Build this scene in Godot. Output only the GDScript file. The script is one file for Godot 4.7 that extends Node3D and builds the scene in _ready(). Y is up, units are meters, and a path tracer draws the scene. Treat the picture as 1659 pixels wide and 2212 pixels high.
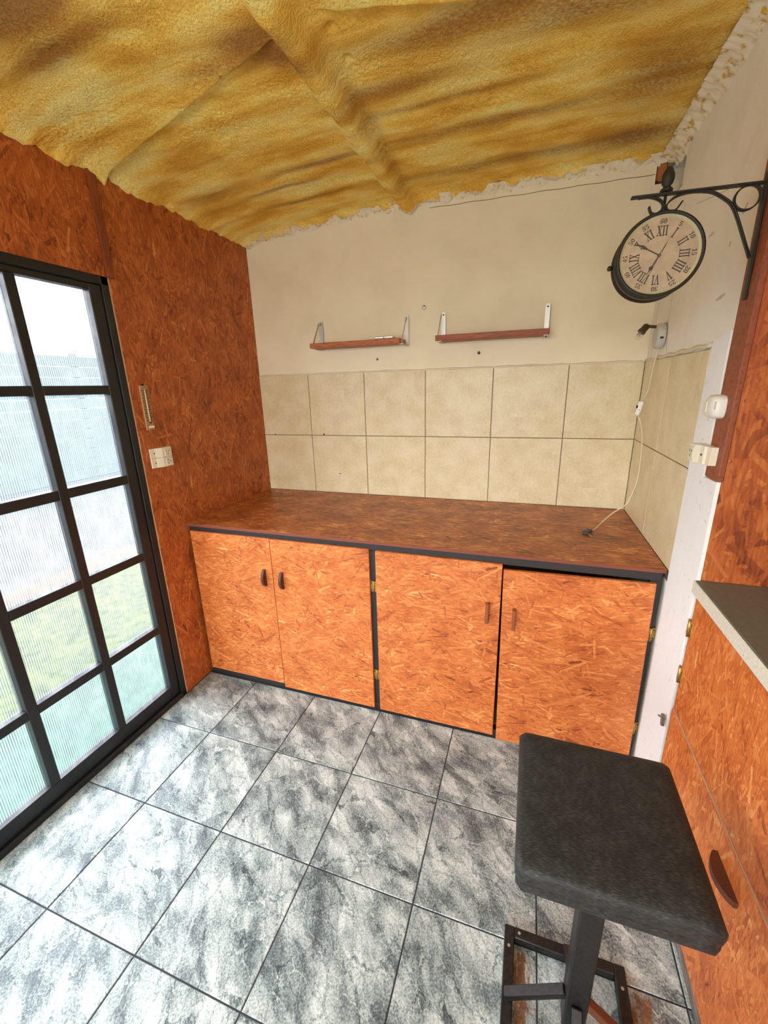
extends Node3D
# A small kitchenette: chipboard cabinets, tiled splashback, sprayed foam ceiling, glazed steel door on the left.
# World: left wall x = 0, back wall z = 0, floor y = 0.

const W := 2.127      # right wall
const RX := 2.76      # right wall of the wider part of the room, behind the grey counter
const RZ := 4.4       # rear wall, behind the camera
const PZ := 1.016     # where the right wall ends and the chipboard partition begins
var M := {}
var taken := {}
var rng := RandomNumberGenerator.new()

# ------------------------------------------------------------------ shapes
func nb(smooth := false) -> SurfaceTool:
	var s := SurfaceTool.new()
	s.begin(Mesh.PRIMITIVE_TRIANGLES)
	s.set_smooth_group(0 if smooth else -1)
	return s

func tri(s: SurfaceTool, a: Vector3, b: Vector3, c: Vector3, out: Vector3) -> void:
	if Plane(a, b, c).normal.dot(out) < 0.0:
		var t := b
		b = c
		c = t
	s.add_vertex(a)
	s.add_vertex(b)
	s.add_vertex(c)

func quad(s: SurfaceTool, a: Vector3, b: Vector3, c: Vector3, d: Vector3, out: Vector3) -> void:
	tri(s, a, b, c, out)
	tri(s, a, c, d, out)

# box with chamfered edges
func bx(s: SurfaceTool, c: Vector3, size: Vector3, bev := 0.0, basis := Basis()) -> void:
	var h := size / 2.0
	var ax := [Vector3.RIGHT, Vector3.UP, Vector3.BACK]
	var p := func(v: Vector3) -> Vector3: return c + basis * v
	for k in 3:
		var u: int = (k + 1) % 3
		var w: int = (k + 2) % 3
		for sg in [-1.0, 1.0]:
			var n: Vector3 = ax[k] * sg
			var o: Vector3 = n * h[k]
			var du: Vector3 = ax[u] * (h[u] - bev)
			var dw: Vector3 = ax[w] * (h[w] - bev)
			quad(s, p.call(o - du - dw), p.call(o + du - dw), p.call(o + du + dw), p.call(o - du + dw), basis * n)
	if bev <= 0.0:
		return
	for k in 3:
		var u: int = (k + 1) % 3
		var w: int = (k + 2) % 3
		var l: Vector3 = ax[k] * (h[k] - bev)
		for su in [-1.0, 1.0]:
			for sw in [-1.0, 1.0]:
				var a: Vector3 = ax[u] * su * h[u] + ax[w] * sw * (h[w] - bev)
				var b: Vector3 = ax[u] * su * (h[u] - bev) + ax[w] * sw * h[w]
				quad(s, p.call(a - l), p.call(a + l), p.call(b + l), p.call(b - l), basis * (ax[u] * su + ax[w] * sw))
	for sx in [-1.0, 1.0]:
		for sy in [-1.0, 1.0]:
			for sz in [-1.0, 1.0]:
				var g := Vector3(sx, sy, sz)
				tri(s, p.call(g * Vector3(h.x, h.y - bev, h.z - bev)), p.call(g * Vector3(h.x - bev, h.y, h.z - bev)), p.call(g * Vector3(h.x - bev, h.y - bev, h.z)), basis * g)

# box between two corners
func bb(s: SurfaceTool, a: Vector3, b: Vector3, bev := 0.0) -> void:
	bx(s, (a + b) / 2.0, (b - a).abs(), bev)

# bar of rectangular section from a to b; wdir gives the direction of its width
func bar(s: SurfaceTool, a: Vector3, b: Vector3, wdir: Vector3, w: float, t: float, bev := 0.0) -> void:
	var y := (b - a).normalized()
	var x := (wdir - y * wdir.dot(y)).normalized()
	bx(s, (a + b) / 2.0, Vector3(w, a.distance_to(b), t), bev, Basis(x, y, x.cross(y)))

func tube(s: SurfaceTool, pts: Array, r: float, sides := 8, closed := false) -> void:
	var rings := []
	var n := pts.size()
	var side := Vector3.ZERO
	for i in n:
		var a: Vector3 = pts[(i - 1 + n) % n] if closed or i > 0 else pts[i]
		var b: Vector3 = pts[(i + 1) % n] if closed or i < n - 1 else pts[i]
		var d := (b - a).normalized()
		if side == Vector3.ZERO:
			side = d.cross(Vector3.UP if absf(d.y) < 0.9 else Vector3.RIGHT).normalized()
		side = (side - d * side.dot(d)).normalized()
		var up := d.cross(side)
		var ring := []
		for k in sides:
			var t := TAU * k / sides
			ring.append(pts[i] + (side * cos(t) + up * sin(t)) * r)
		rings.append(ring)
	for i in (n if closed else n - 1):
		var j: int = (i + 1) % n
		for k in sides:
			var k2: int = (k + 1) % sides
			var out: Vector3 = rings[i][k] + rings[i][k2] - pts[i] * 2.0
			quad(s, rings[i][k], rings[i][k2], rings[j][k2], rings[j][k], out)
	if not closed:
		for e in [[0, 1], [n - 1, n - 2]]:
			for k in sides:
				tri(s, pts[e[0]], rings[e[0]][k], rings[e[0]][(k + 1) % sides], pts[e[0]] - pts[e[1]])

# strip of rectangular section swept along points in a plane across wdir
func strip(s: SurfaceTool, pts: Array, wdir: Vector3, w: float, t: float, closed := false) -> void:
	var n := pts.size()
	var L := []
	for i in n:
		var a: Vector3 = pts[(i - 1 + n) % n] if closed or i > 0 else pts[i]
		var b: Vector3 = pts[(i + 1) % n] if closed or i < n - 1 else pts[i]
		L.append((b - a).normalized().cross(wdir).normalized())
	for i in (n if closed else n - 1):
		var j: int = (i + 1) % n
		var q := wdir * w / 2.0
		var oi: Vector3 = L[i] * t / 2.0
		var oj: Vector3 = L[j] * t / 2.0
		quad(s, pts[i] + oi - q, pts[i] + oi + q, pts[j] + oj + q, pts[j] + oj - q, oi)
		quad(s, pts[i] - oi - q, pts[i] - oi + q, pts[j] - oj + q, pts[j] - oj - q, -oi)
		quad(s, pts[i] + oi + q, pts[i] - oi + q, pts[j] - oj + q, pts[j] + oj + q, wdir)
		quad(s, pts[i] + oi - q, pts[i] - oi - q, pts[j] - oj - q, pts[j] + oj - q, -wdir)
	if not closed:
		for e in [[0, 1], [n - 1, n - 2]]:
			var q := wdir * w / 2.0
			var o: Vector3 = L[e[0]] * t / 2.0
			quad(s, pts[e[0]] + o - q, pts[e[0]] + o + q, pts[e[0]] - o + q, pts[e[0]] - o - q, pts[e[0]] - pts[e[1]])

# profile points are (radius, height); axis is the y axis of xf
func lathe(s: SurfaceTool, prof: Array, seg: int, xf := Transform3D()) -> void:
	for i in prof.size() - 1:
		var p: Vector2 = prof[i]
		var q: Vector2 = prof[i + 1]
		var nr := Vector2(q.y - p.y, p.x - q.x)
		for k in seg:
			var t := TAU * k / seg
			var t2 := TAU * (k + 1) / seg
			var tm := (t + t2) / 2.0
			var out := xf.basis * Vector3(cos(tm) * nr.x, nr.y, sin(tm) * nr.x)
			var a := xf * Vector3(p.x * cos(t), p.y, p.x * sin(t))
			var b := xf * Vector3(p.x * cos(t2), p.y, p.x * sin(t2))
			var c := xf * Vector3(q.x * cos(t2), q.y, q.x * sin(t2))
			var d := xf * Vector3(q.x * cos(t), q.y, q.x * sin(t))
			if p.x > 1e-6:
				tri(s, a, b, c if q.x > 1e-6 else d, out)
			if q.x > 1e-6:
				tri(s, a, c, d, out)

# polygon in the xy plane of xf, drawn out along its z axis from 0 to depth
func extrude(s: SurfaceTool, poly: PackedVector2Array, depth: float, xf := Transform3D()) -> void:
	if Geometry2D.is_polygon_clockwise(poly):
		poly.reverse()
	var ix := Geometry2D.triangulate_polygon(poly)
	for k in range(0, ix.size(), 3):
		for e in [[0.0, -1.0], [depth, 1.0]]:
			var v := []
			for j in 3:
				v.append(xf * Vector3(poly[ix[k + j]].x, poly[ix[k + j]].y, e[0]))
			tri(s, v[0], v[1], v[2], xf.basis.z * e[1])
	for i in poly.size():
		var a := poly[i]
		var b := poly[(i + 1) % poly.size()]
		var out := xf.basis * Vector3(b.y - a.y, a.x - b.x, 0)
		quad(s, xf * Vector3(a.x, a.y, 0), xf * Vector3(b.x, b.y, 0), xf * Vector3(b.x, b.y, depth), xf * Vector3(a.x, a.y, depth), out)

# ------------------------------------------------------------------ nodes
func numbered(called: String) -> String:
	var n: int = taken.get(called, 0)
	taken[called] = n + 1
	return called if n == 0 else "%s_%03d" % [called, n]

func put(s: SurfaceTool, called: String, m: Material, parent: Node3D = null, at := Vector3.ZERO) -> MeshInstance3D:
	s.generate_normals()
	return put_mesh(s.commit(), called, m, parent, at)

func put_mesh(mesh: Mesh, called: String, m: Material, parent: Node3D = null, at := Vector3.ZERO) -> MeshInstance3D:
	var o := MeshInstance3D.new()
	o.mesh = mesh
	o.material_override = m
	o.name = called if parent else numbered(called)
	o.position = at
	if parent:
		parent.add_child(o, true)
	else:
		add_child(o)
	return o

func tag(o: Node3D, label: String, category: String, group := "", kind := "") -> void:
	o.set_meta("label", label)
	o.set_meta("category", category)
	if group:
		o.set_meta("group", group)
	if kind:
		o.set_meta("kind", kind)

func thing(called: String, label: String, category: String, at := Vector3.ZERO, group := "", kind := "") -> Node3D:
	var o := Node3D.new()
	o.name = numbered(called)
	add_child(o)
	o.position = at
	tag(o, label, category, group, kind)
	return o

# ------------------------------------------------------------------ materials
func mat(called: String, c: Color, rough := 0.6, metal := 0.0, spec := 0.5) -> StandardMaterial3D:
	var m := StandardMaterial3D.new()
	m.resource_name = called
	m.albedo_color = c
	m.roughness = rough
	m.metallic = metal
	m.metallic_specular = spec
	M[called] = m
	return m

func noise(sd: int, freq: float, oct := 4, type := FastNoiseLite.TYPE_SIMPLEX_SMOOTH, warp := 0.0) -> FastNoiseLite:
	var n := FastNoiseLite.new()
	n.seed = sd
	n.frequency = freq
	n.noise_type = type
	n.fractal_octaves = oct
	n.fractal_type = FastNoiseLite.FRACTAL_FBM if oct > 1 else FastNoiseLite.FRACTAL_NONE
	if warp > 0.0:
		n.domain_warp_enabled = true
		n.domain_warp_amplitude = warp
		n.domain_warp_frequency = freq * 1.3
	return n

func cells(sd: int, freq: float, what: int, warp: float) -> FastNoiseLite:
	var n := noise(sd, freq, 1, FastNoiseLite.TYPE_CELLULAR)
	n.cellular_return_type = what
	n.cellular_jitter = 1.0
	n.domain_warp_enabled = true
	n.domain_warp_amplitude = warp
	n.domain_warp_frequency = 0.012
	n.domain_warp_fractal_type = FastNoiseLite.DOMAIN_WARP_FRACTAL_PROGRESSIVE
	n.domain_warp_fractal_octaves = 5
	n.domain_warp_fractal_gain = 0.55
	return n

func noise_tex(n: FastNoiseLite, size: int, stops: Array = [], normal := 0.0) -> NoiseTexture2D:
	var t := NoiseTexture2D.new()
	t.width = size
	t.height = size
	t.noise = n
	t.seamless = true
	t.normalize = true
	if normal > 0.0:
		t.as_normal_map = true
		t.bump_strength = normal
	if stops:
		var g := Gradient.new()
		g.offsets = PackedFloat32Array(stops.map(func(e): return e[0]))
		g.colors = PackedColorArray(stops.map(func(e): return e[1]))
		t.color_ramp = g
	return t

func triplanar(m: StandardMaterial3D, sc: Vector3, world := true, offset := Vector3.ZERO) -> void:
	m.uv1_triplanar = true
	m.uv1_world_triplanar = world
	m.uv1_scale = sc
	m.uv1_offset = offset
	m.uv1_triplanar_sharpness = 8.0

func rgb8(r: int, g: int, b: int) -> Color:
	return Color(r / 255.0, g / 255.0, b / 255.0)

func tex(img: Image) -> ImageTexture:
	return ImageTexture.create_from_image(img)

# bytes of a noise picture (0..255), stretched by making it smaller first
func nbytes(n: FastNoiseLite, w: int, h: int, sx := 1, sy := 1) -> PackedByteArray:
	var im := n.get_image(w / sx, h / sy, false, false, true)
	if sx > 1 or sy > 1:
		im.resize(w, h, Image.INTERPOLATE_CUBIC)
	im.convert(Image.FORMAT_L8)
	return im.get_data()

# tone of every pixel of a chipboard face: thousands of overlapping long flakes, lying mostly along x
func strand_tones(n: int, flakes: int, sd: int) -> PackedByteArray:
	var r := RandomNumberGenerator.new()
	r.seed = sd
	var t := PackedByteArray()
	t.resize(n * n)
	t.fill(120)
	for i in flakes:
		var ln := r.randf_range(30.0, 110.0) * (1.35 if r.randf() < 0.25 else 0.85)
		var wd := r.randf_range(3.5, 11.0) * (1.7 if r.randf() < 0.12 else 1.0)
		var ang := r.randfn(0.0, 0.42) if r.randf() < 0.75 else r.randf_range(-1.6, 1.6)
		var cx := r.randf() * n
		var cy := r.randf() * n
		var tone := int(clampf(r.randfn(135.0, 42.0), 14.0, 245.0))
		if r.randf() < 0.012:
			tone = 4
			ln *= 0.35
			wd *= 0.5
		var edge := maxi(0, tone - 42)
		var c := cos(ang)
		var sn := sin(ang)
		var skew := r.randf_range(-0.5, 0.5)
		# the four corners; spans row by row
		var P := [Vector2(-ln / 2 + skew * wd, -wd / 2), Vector2(ln / 2 + skew * wd, -wd / 2), Vector2(ln / 2 - skew * wd, wd / 2), Vector2(-ln / 2 - skew * wd, wd / 2)]
		for k in 4:
			P[k] = Vector2(cx + P[k].x * c - P[k].y * sn, cy + P[k].x * sn + P[k].y * c)
		var y0 := int(floorf(minf(minf(P[0].y, P[1].y), minf(P[2].y, P[3].y))))
		var y1 := int(ceilf(maxf(maxf(P[0].y, P[1].y), maxf(P[2].y, P[3].y))))
		for y in range(y0, y1 + 1):
			var lo := 1e9
			var hi := -1e9
			for k in 4:
				var a: Vector2 = P[k]
				var b: Vector2 = P[(k + 1) % 4]
				if (a.y <= y) != (b.y <= y):
					var x := a.x + (b.x - a.x) * (y - a.y) / (b.y - a.y)
					lo = minf(lo, x)
					hi = maxf(hi, x)
			if hi < lo:
				continue
			var row := posmod(y, n) * n
			var xa := int(lo)
			var xb := int(hi)
			for x in range(xa, xb):
				t[row + posmod(x, n)] = tone
			t[row + posmod(xb, n)] = edge
			if i % 2 == 0:
				t[row + posmod(xa, n)] = edge
	return t

func lut(stops: Array) -> PackedByteArray:
	var g := Gradient.new()
	g.offsets = PackedFloat32Array(stops.map(func(e): return e[0]))
	g.colors = PackedColorArray(stops.map(func(e): return e[1]))
	var b := PackedByteArray()
	b.resize(768)
	for i in 256:
		var c := g.sample(i / 255.0)
		b[i * 3] = c.r8
		b[i * 3 + 1] = c.g8
		b[i * 3 + 2] = c.b8
	return b

func colored(tones: PackedByteArray, fine: PackedByteArray, broad: PackedByteArray, kf: float, kb: float, kt: float, stops: Array, n: int) -> Image:
	var l := lut(stops)
	var out := PackedByteArray()
	out.resize(n * n * 3)
	for i in n * n:
		var v := int(128.0 + kt * (tones[i] - 128) + kf * (fine[i] - 128) + kb * (broad[i] - 128))
		v = clampi(v, 0, 255) * 3
		var o := i * 3
		out[o] = l[v]
		out[o + 1] = l[v + 1]
		out[o + 2] = l[v + 2]
	return Image.create_from_data(n, n, false, Image.FORMAT_RGB8, out)

func make_materials() -> void:
	# chipboard
	var n := 1024
	var tones := strand_tones(n, 5600, 7)
	var fine := nbytes(noise(3, 0.16, 3), n, n, 8, 1)
	var broad := nbytes(noise(4, 0.006, 4), n, n)
	var light_h := colored(tones, fine, broad, 0.36, 0.3, 0.72, [[0.0, rgb8(104, 46, 20)], [0.22, rgb8(172, 86, 38)], [0.5, rgb8(206, 114, 54)], [0.75, rgb8(224, 143, 78)], [1.0, rgb8(241, 188, 124)]], n)
	var dark := colored(tones, fine, broad, 0.4, 0.3, 0.72, [[0.0, rgb8(90, 37, 14)], [0.3, rgb8(152, 71, 29)], [0.55, rgb8(184, 95, 41)], [0.8, rgb8(206, 122, 61)], [1.0, rgb8(230, 166, 103)]], n)
	var top := colored(tones, fine, broad, 0.85, 0.45, 0.62, [[0.0, rgb8(84, 40, 20)], [0.3, rgb8(144, 74, 35)], [0.55, rgb8(178, 98, 47)], [0.78, rgb8(210, 134, 70)], [1.0, rgb8(240, 192, 122)]], n)
	var light_v: Image = light_h.duplicate()
	light_v.rotate_90(CLOCKWISE)
	dark.rotate_90(CLOCKWISE)
	var tl := tex(light_h)
	var tv := tex(light_v)
	var td := tex(dark)
	var tt := tex(top)
	for k in 4:
		var m := mat("chipboard_door_%d" % k, Color.WHITE, 0.42)
		m.albedo_texture = tl
		triplanar(m, Vector3.ONE * 1.05, false, Vector3(0.21 * k, 0.37 * k, 0.11 * k))
	for k in 2:
		var m := mat("chipboard_side_%d" % k, Color.WHITE, 0.45)
		m.albedo_texture = tv
		triplanar(m, Vector3.ONE * 1.05, false, Vector3(0.3 * k, 0.55 * k, 0.4 * k))
	for k in 2:
		var m := mat("chipboard_wall_%d" % k, Color.WHITE, 0.5)
		m.albedo_texture = td
		triplanar(m, Vector3.ONE * (0.95 if k == 0 else 0.6), true, Vector3(0.1 + 0.4 * k, 0.2 * k, 0.45 * k))
	var mt := mat("chipboard_worktop", Color.WHITE, 0.4)
	mt.albedo_texture = tt
	triplanar(mt, Vector3(0.8, 1.0, 1.0), true)
	mat("chipboard_edge", rgb8(128, 66, 44), 0.6)
	mat("bare_board", rgb8(172, 120, 74), 0.8)
	mat("pale_edge", rgb8(196, 160, 118), 0.7)
	var bt := mat("batten_wood", rgb8(150, 74, 34), 0.55)
	bt.albedo_texture = noise_tex(noise(41, 0.02, 4), 256, [[0.0, Color(0.8, 0.75, 0.7)], [1.0, Color(1, 1, 1)]])
	triplanar(bt, Vector3(6, 1.2, 6), true)
	var red := mat("red_wood", rgb8(158, 84, 52), 0.55)
	red.albedo_texture = noise_tex(noise(42, 0.03, 5), 512, [[0.0, Color(0.72, 0.62, 0.58)], [0.5, Color(0.95, 0.93, 0.92)], [1.0, Color(1, 1, 1)]])
	triplanar(red, Vector3(4, 3, 4), true)

	# marble floor tiles
	var fn := 1536
	var rough := noise(12, 0.0075, 7, FastNoiseLite.TYPE_SIMPLEX_SMOOTH, 70.0)
	rough.fractal_gain = 0.68
	rough.domain_warp_fractal_octaves = 5
	var mid := nbytes(rough, fn, fn, 1, 2)
	var big := nbytes(noise(11, 0.006, 3, FastNoiseLite.TYPE_SIMPLEX_SMOOTH, 60.0), fn, fn, 1, 2)
	var cell := nbytes(cells(16, 0.016, FastNoiseLite.RETURN_CELL_VALUE, 34.0), fn, fn, 1, 2)
	var edge := nbytes(cells(16, 0.016, FastNoiseLite.RETURN_DISTANCE2_SUB, 34.0), fn, fn, 1, 2)
	var edge2 := nbytes(cells(18, 0.011, FastNoiseLite.RETURN_DISTANCE2_SUB, 60.0), fn, fn, 1, 2)
	var grit := nbytes(noise(15, 0.12, 3), fn, fn)
	var ml := lut([[0.0, rgb8(58, 67, 70)], [0.25, rgb8(94, 106, 108)], [0.45, rgb8(133, 146, 145)], [0.65, rgb8(169, 180, 177)], [1.0, rgb8(212, 222, 217)]])
	var mo := PackedByteArray()
	mo.resize(fn * fn * 3)
	for i in fn * fn:
		var v := 146.0 + 0.2 * (cell[i] - 128) + 0.2 * (big[i] - 128) + 1.0 * (mid[i] - 128) + 0.55 * (grit[i] - 128)
		var e := edge[i]
		if e < 7:
			v += 62.0 if mid[i] < 140 else -62.0
		elif e < 20:
			v -= (20 - e) * 3.2
		e = edge2[i]
		if e < 6:
			v -= 80.0
		elif e < 11:
			v += 26.0
		var q := clampi(int(v), 0, 255) * 3
		var o := i * 3
		mo[o] = ml[q]
		mo[o + 1] = ml[q + 1]
		mo[o + 2] = ml[q + 2]
	var fm := mat("floor_tile", Color.WHITE, 0.3, 0.0, 0.5)
	fm.albedo_texture = tex(Image.create_from_data(fn, fn, false, Image.FORMAT_RGB8, mo))
	var rn := 128
	var ra := nbytes(noise(17, 0.03, 4), rn, rn)
	var rd := PackedByteArray()
	rd.resize(rn * rn * 4)
	for y in rn:
		for x in rn:
			var i := y * rn + x
			var u := Vector2(x - 63.5, y - 63.5) / 64.0
			var al := clampf((1.0 - pow(absf(u.x), 2.0)) * (1.0 - pow(absf(u.y), 4.0)) * 1.5 + (ra[i] - 150) / 90.0, 0.0, 1.0)
			al *= clampf((1.0 - maxf(absf(u.x), absf(u.y))) * 6.0, 0.0, 1.0)
			rd[i * 4] = 150
			rd[i * 4 + 1] = 96
			rd[i * 4 + 2] = 44
			rd[i * 4 + 3] = int(al * 150.0)
	var rm := mat("rust_brown_patch", Color.WHITE, 0.6)
	rm.albedo_texture = tex(Image.create_from_data(rn, rn, false, Image.FORMAT_RGBA8, rd))
	rm.transparency = BaseMaterial3D.TRANSPARENCY_ALPHA
	mat("floor_grout", rgb8(52, 52, 58), 0.85)

	# beige wall tiles
	var wn := 1024
	var wa := nbytes(noise(21, 0.006, 5, FastNoiseLite.TYPE_SIMPLEX_SMOOTH, 30.0), wn, wn)
	var wb := nbytes(noise(22, 0.05, 4), wn, wn)
	var wl := lut([[0.0, rgb8(200, 182, 138)], [0.35, rgb8(219, 203, 161)], [0.6, rgb8(227, 213, 175)], [1.0, rgb8(237, 226, 195)]])
	var wo := PackedByteArray()
	wo.resize(wn * wn * 3)
	for i in wn * wn:
		var q := clampi(int(140.0 + 0.55 * (wa[i] - 128) + 0.4 * (wb[i] - 128)), 0, 255) * 3
		var o := i * 3
		wo[o] = wl[q]
		wo[o + 1] = wl[q + 1]
		wo[o + 2] = wl[q + 2]
	var wm := mat("wall_tile", Color.WHITE, 0.38, 0.0, 0.45)
	wm.albedo_texture = tex(Image.create_from_data(wn, wn, false, Image.FORMAT_RGB8, wo))
	mat("wall_grout", rgb8(96, 82, 60), 0.9)

	# plaster
	var pl := mat("plaster", rgb8(247, 237, 208), 0.85, 0.0, 0.3)
	pl.albedo_texture = noise_tex(noise(31, 0.008, 5), 512, [[0.0, Color(0.965, 0.96, 0.95)], [0.5, Color(0.99, 0.99, 0.985)], [1.0, Color(1, 1, 1)]])
	pl.normal_enabled = true
	pl.normal_texture = noise_tex(noise(32, 0.03, 4), 512, [], 1.2)
	pl.normal_scale = 0.35
	triplanar(pl, Vector3.ONE * 0.9)
	var wp: StandardMaterial3D = pl.duplicate()
	wp.albedo_color = rgb8(246, 248, 246)
	wp.resource_name = "white_paint"
	wp.albedo_texture = noise_tex(noise(33, 0.05, 4), 512, [[0.0, Color(0.7, 0.69, 0.66)], [0.1, Color(0.92, 0.92, 0.91)], [0.2, Color(1, 1, 1)], [1.0, Color(1, 1, 1)]])
	M["white_paint"] = wp
	var pr: StandardMaterial3D = pl.duplicate()
	pr.albedo_color = rgb8(251, 248, 237)
	pr.resource_name = "pale_plaster"
	M["pale_plaster"] = pr
	mat("putty", rgb8(226, 214, 188), 0.9)
	mat("crumb_white", rgb8(232, 224, 206), 0.95)
	var te := mat("torn_edge", rgb8(244, 236, 214), 0.95)
	te.albedo_texture = noise_tex(noise(52, 0.02, 4), 512, [[0.0, rgb8(150, 92, 40)], [0.2, rgb8(214, 170, 92)], [0.36, rgb8(250, 246, 236)], [1.0, Color(1, 1, 1)]])
	triplanar(te, Vector3.ONE * 1.7)
	mat("brick_brown", rgb8(172, 112, 62), 0.95)
	mat("mortar", rgb8(112, 82, 52), 0.95)
	mat("scuff", rgb8(208, 200, 178), 0.9)
	mat("hairline", rgb8(196, 186, 160), 0.95)
	mat("crack", rgb8(122, 108, 82), 0.95)

	# foam: colours come with the mesh, the grain from here
	var fo := mat("foam", Color.WHITE, 0.85, 0.0, 0.15)
	fo.vertex_color_use_as_albedo = true
	fo.heightmap_enabled = true
	fo.heightmap_texture = noise_tex(noise(51, 0.055, 3, FastNoiseLite.TYPE_SIMPLEX), 512)
	fo.heightmap_scale = 0.24
	triplanar(fo, Vector3.ONE * 3.2)

	# metals and plastics
	mat("black_steel", rgb8(24, 27, 31), 0.42, 0.0, 0.5)
	mat("black_frame", rgb8(44, 42, 42), 0.55)
	var st := mat("stool_steel", rgb8(36, 36, 36), 0.45, 0.1)
	st.albedo_texture = noise_tex(noise(61, 0.05, 4), 256, [[0.0, Color(0.55, 0.5, 0.45)], [0.6, Color(1, 1, 1)], [1.0, Color(1, 1, 1)]])
	triplanar(st, Vector3.ONE * 5.0)
	mat("rusty_steel", rgb8(112, 66, 44), 0.8)
	mat("brass", rgb8(190, 158, 92), 0.38, 0.85)
	mat("zinc", rgb8(196, 194, 186), 0.38, 0.7)
	mat("satin_metal", rgb8(200, 202, 204), 0.3, 0.85)
	mat("white_plastic", rgb8(236, 228, 206), 0.35)
	mat("grey_plastic", rgb8(198, 196, 186), 0.45)
	mat("bright_plastic", rgb8(238, 236, 226), 0.3)
	mat("slot", rgb8(30, 26, 22), 0.9)
	mat("dark_grey_plastic", rgb8(64, 66, 68), 0.5)
	mat("cable", rgb8(222, 208, 178), 0.5)
	mat("bronze", rgb8(92, 78, 56), 0.4, 0.5)
	mat("iron", rgb8(36, 34, 30), 0.5)
	mat("dial", rgb8(214, 190, 160), 0.7).albedo_texture = noise_tex(noise(71, 0.02, 4), 256, [[0.0, Color(0.86, 0.84, 0.8)], [1.0, Color(1, 1, 1)]])
	triplanar(M["dial"], Vector3.ONE * 5.0)
	mat("dial_ring", rgb8(212, 202, 158), 0.5)
	mat("ink", rgb8(52, 36, 30), 0.8)
	mat("dark_wood", rgb8(92, 48, 30), 0.5)
	mat("mid_wood", rgb8(148, 80, 40), 0.5)
	var sw := mat("shelf_wood", rgb8(190, 112, 58), 0.5)
	sw.albedo_texture = noise_tex(noise(81, 0.02, 5), 512, [[0.0, Color(0.7, 0.6, 0.5)], [0.5, Color(0.95, 0.93, 0.9)], [1.0, Color(1, 1, 1)]])
	triplanar(sw, Vector3(1.2, 9, 9), true)
	var sw2: StandardMaterial3D = sw.duplicate()
	sw2.albedo_color = rgb8(164, 88, 46)
	M["shelf_wood_dark"] = sw2
	mat("thermo_wood", rgb8(182, 140, 96), 0.6)
	var gs := mat("grey_slab", rgb8(120, 115, 102), 0.7)
	gs.albedo_texture = noise_tex(noise(91, 0.04, 4), 512, [[0.0, Color(0.9, 0.9, 0.9)], [1.0, Color(1, 1, 1)]])
	triplanar(gs, Vector3.ONE * 2.0)
	var ge := mat("slab_edge", rgb8(226, 223, 208), 0.8)
	ge.albedo_texture = noise_tex(noise(92, 0.06, 4), 512, [[0.0, Color(0.7, 0.68, 0.62)], [0.22, Color(0.95, 0.95, 0.93)], [1.0, Color(1, 1, 1)]])
	triplanar(ge, Vector3.ONE * 3.0)
	mat("grey_wood", rgb8(150, 140, 126), 0.8).albedo_texture = noise_tex(noise(93, 0.05, 4), 256, [[0.0, Color(0.55, 0.5, 0.5)], [1.0, Color(1, 1, 1)]])
	triplanar(M["grey_wood"], Vector3(8, 8, 1.0))
	mat("frame_grey", rgb8(190, 186, 172), 0.7)
	mat("pink_line", rgb8(206, 178, 150), 0.7)

	# woven black seat cover: short streaks along x
	var sn := 512
	var sa := nbytes(noise(101, 0.22, 3), sn, sn, 8, 1)
	var sb := nbytes(noise(102, 0.4, 2), sn, sn)
	var sc := nbytes(noise(103, 0.008, 3), sn, sn)
	var sl := lut([[0.0, rgb8(22, 23, 24)], [0.5, rgb8(47, 49, 48)], [1.0, rgb8(92, 93, 89)]])
	var so := PackedByteArray()
	so.resize(sn * sn * 3)
	for i in sn * sn:
		var q := clampi(int(116.0 + 0.95 * (sa[i] - 128) + 0.35 * (sb[i] - 128) + 0.3 * (sc[i] - 128)), 0, 255) * 3
		so[i * 3] = sl[q]
		so[i * 3 + 1] = sl[q + 1]
		so[i * 3 + 2] = sl[q + 2]
	var sm := mat("seat_cover", Color.WHITE, 0.55, 0.0, 0.4)
	sm.albedo_texture = tex(Image.create_from_data(sn, sn, false, Image.FORMAT_RGB8, so))
	triplanar(sm, Vector3.ONE * 5.0, false)

	# reeded, grimy glass: fine upright ridges and patches of limescale, half letting the view through
	var gn := 512
	var ga := nbytes(noise(111, 0.008, 4), gn, gn)
	var gb := nbytes(noise(112, 0.05, 4), gn, gn, 1, 4)
	var gd := PackedByteArray()
	gd.resize(gn * gn * 4)
	for y in gn:
		for x in gn:
			var i := y * gn + x
			var rib := x % 8
			var d := 1.0 if rib == 0 else 0.45 if rib == 1 else 0.0
			var k := i * 4
			var c := int(128.0 - 100.0 * d)
			gd[k] = c
			gd[k + 1] = mini(c + 6, 255)
			gd[k + 2] = mini(c + 8, 255)
			gd[k + 3] = clampi(int(108.0 + 105.0 * d + 0.45 * (ga[i] - 128) + 0.35 * (gb[i] - 128)), 30, 230)
	var gm := mat("reeded_glass", Color.WHITE, 0.35, 0.0, 0.5)
	gm.albedo_texture = tex(Image.create_from_data(gn, gn, false, Image.FORMAT_RGBA8, gd))
	gm.transparency = BaseMaterial3D.TRANSPARENCY_ALPHA
	gm.backlight_enabled = true
	gm.backlight = Color(1, 1, 1)
	var clear := mat("clear_glass", Color(0.9, 0.95, 0.95, 0.06), 0.02)
	clear.transparency = BaseMaterial3D.TRANSPARENCY_ALPHA
	var bulb := mat("bulb_glass", Color(0.95, 0.95, 0.9, 0.12), 0.03)
	bulb.transparency = BaseMaterial3D.TRANSPARENCY_ALPHA

	# yard
	var gr := mat("grass", rgb8(70, 79, 54), 0.95)
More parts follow.
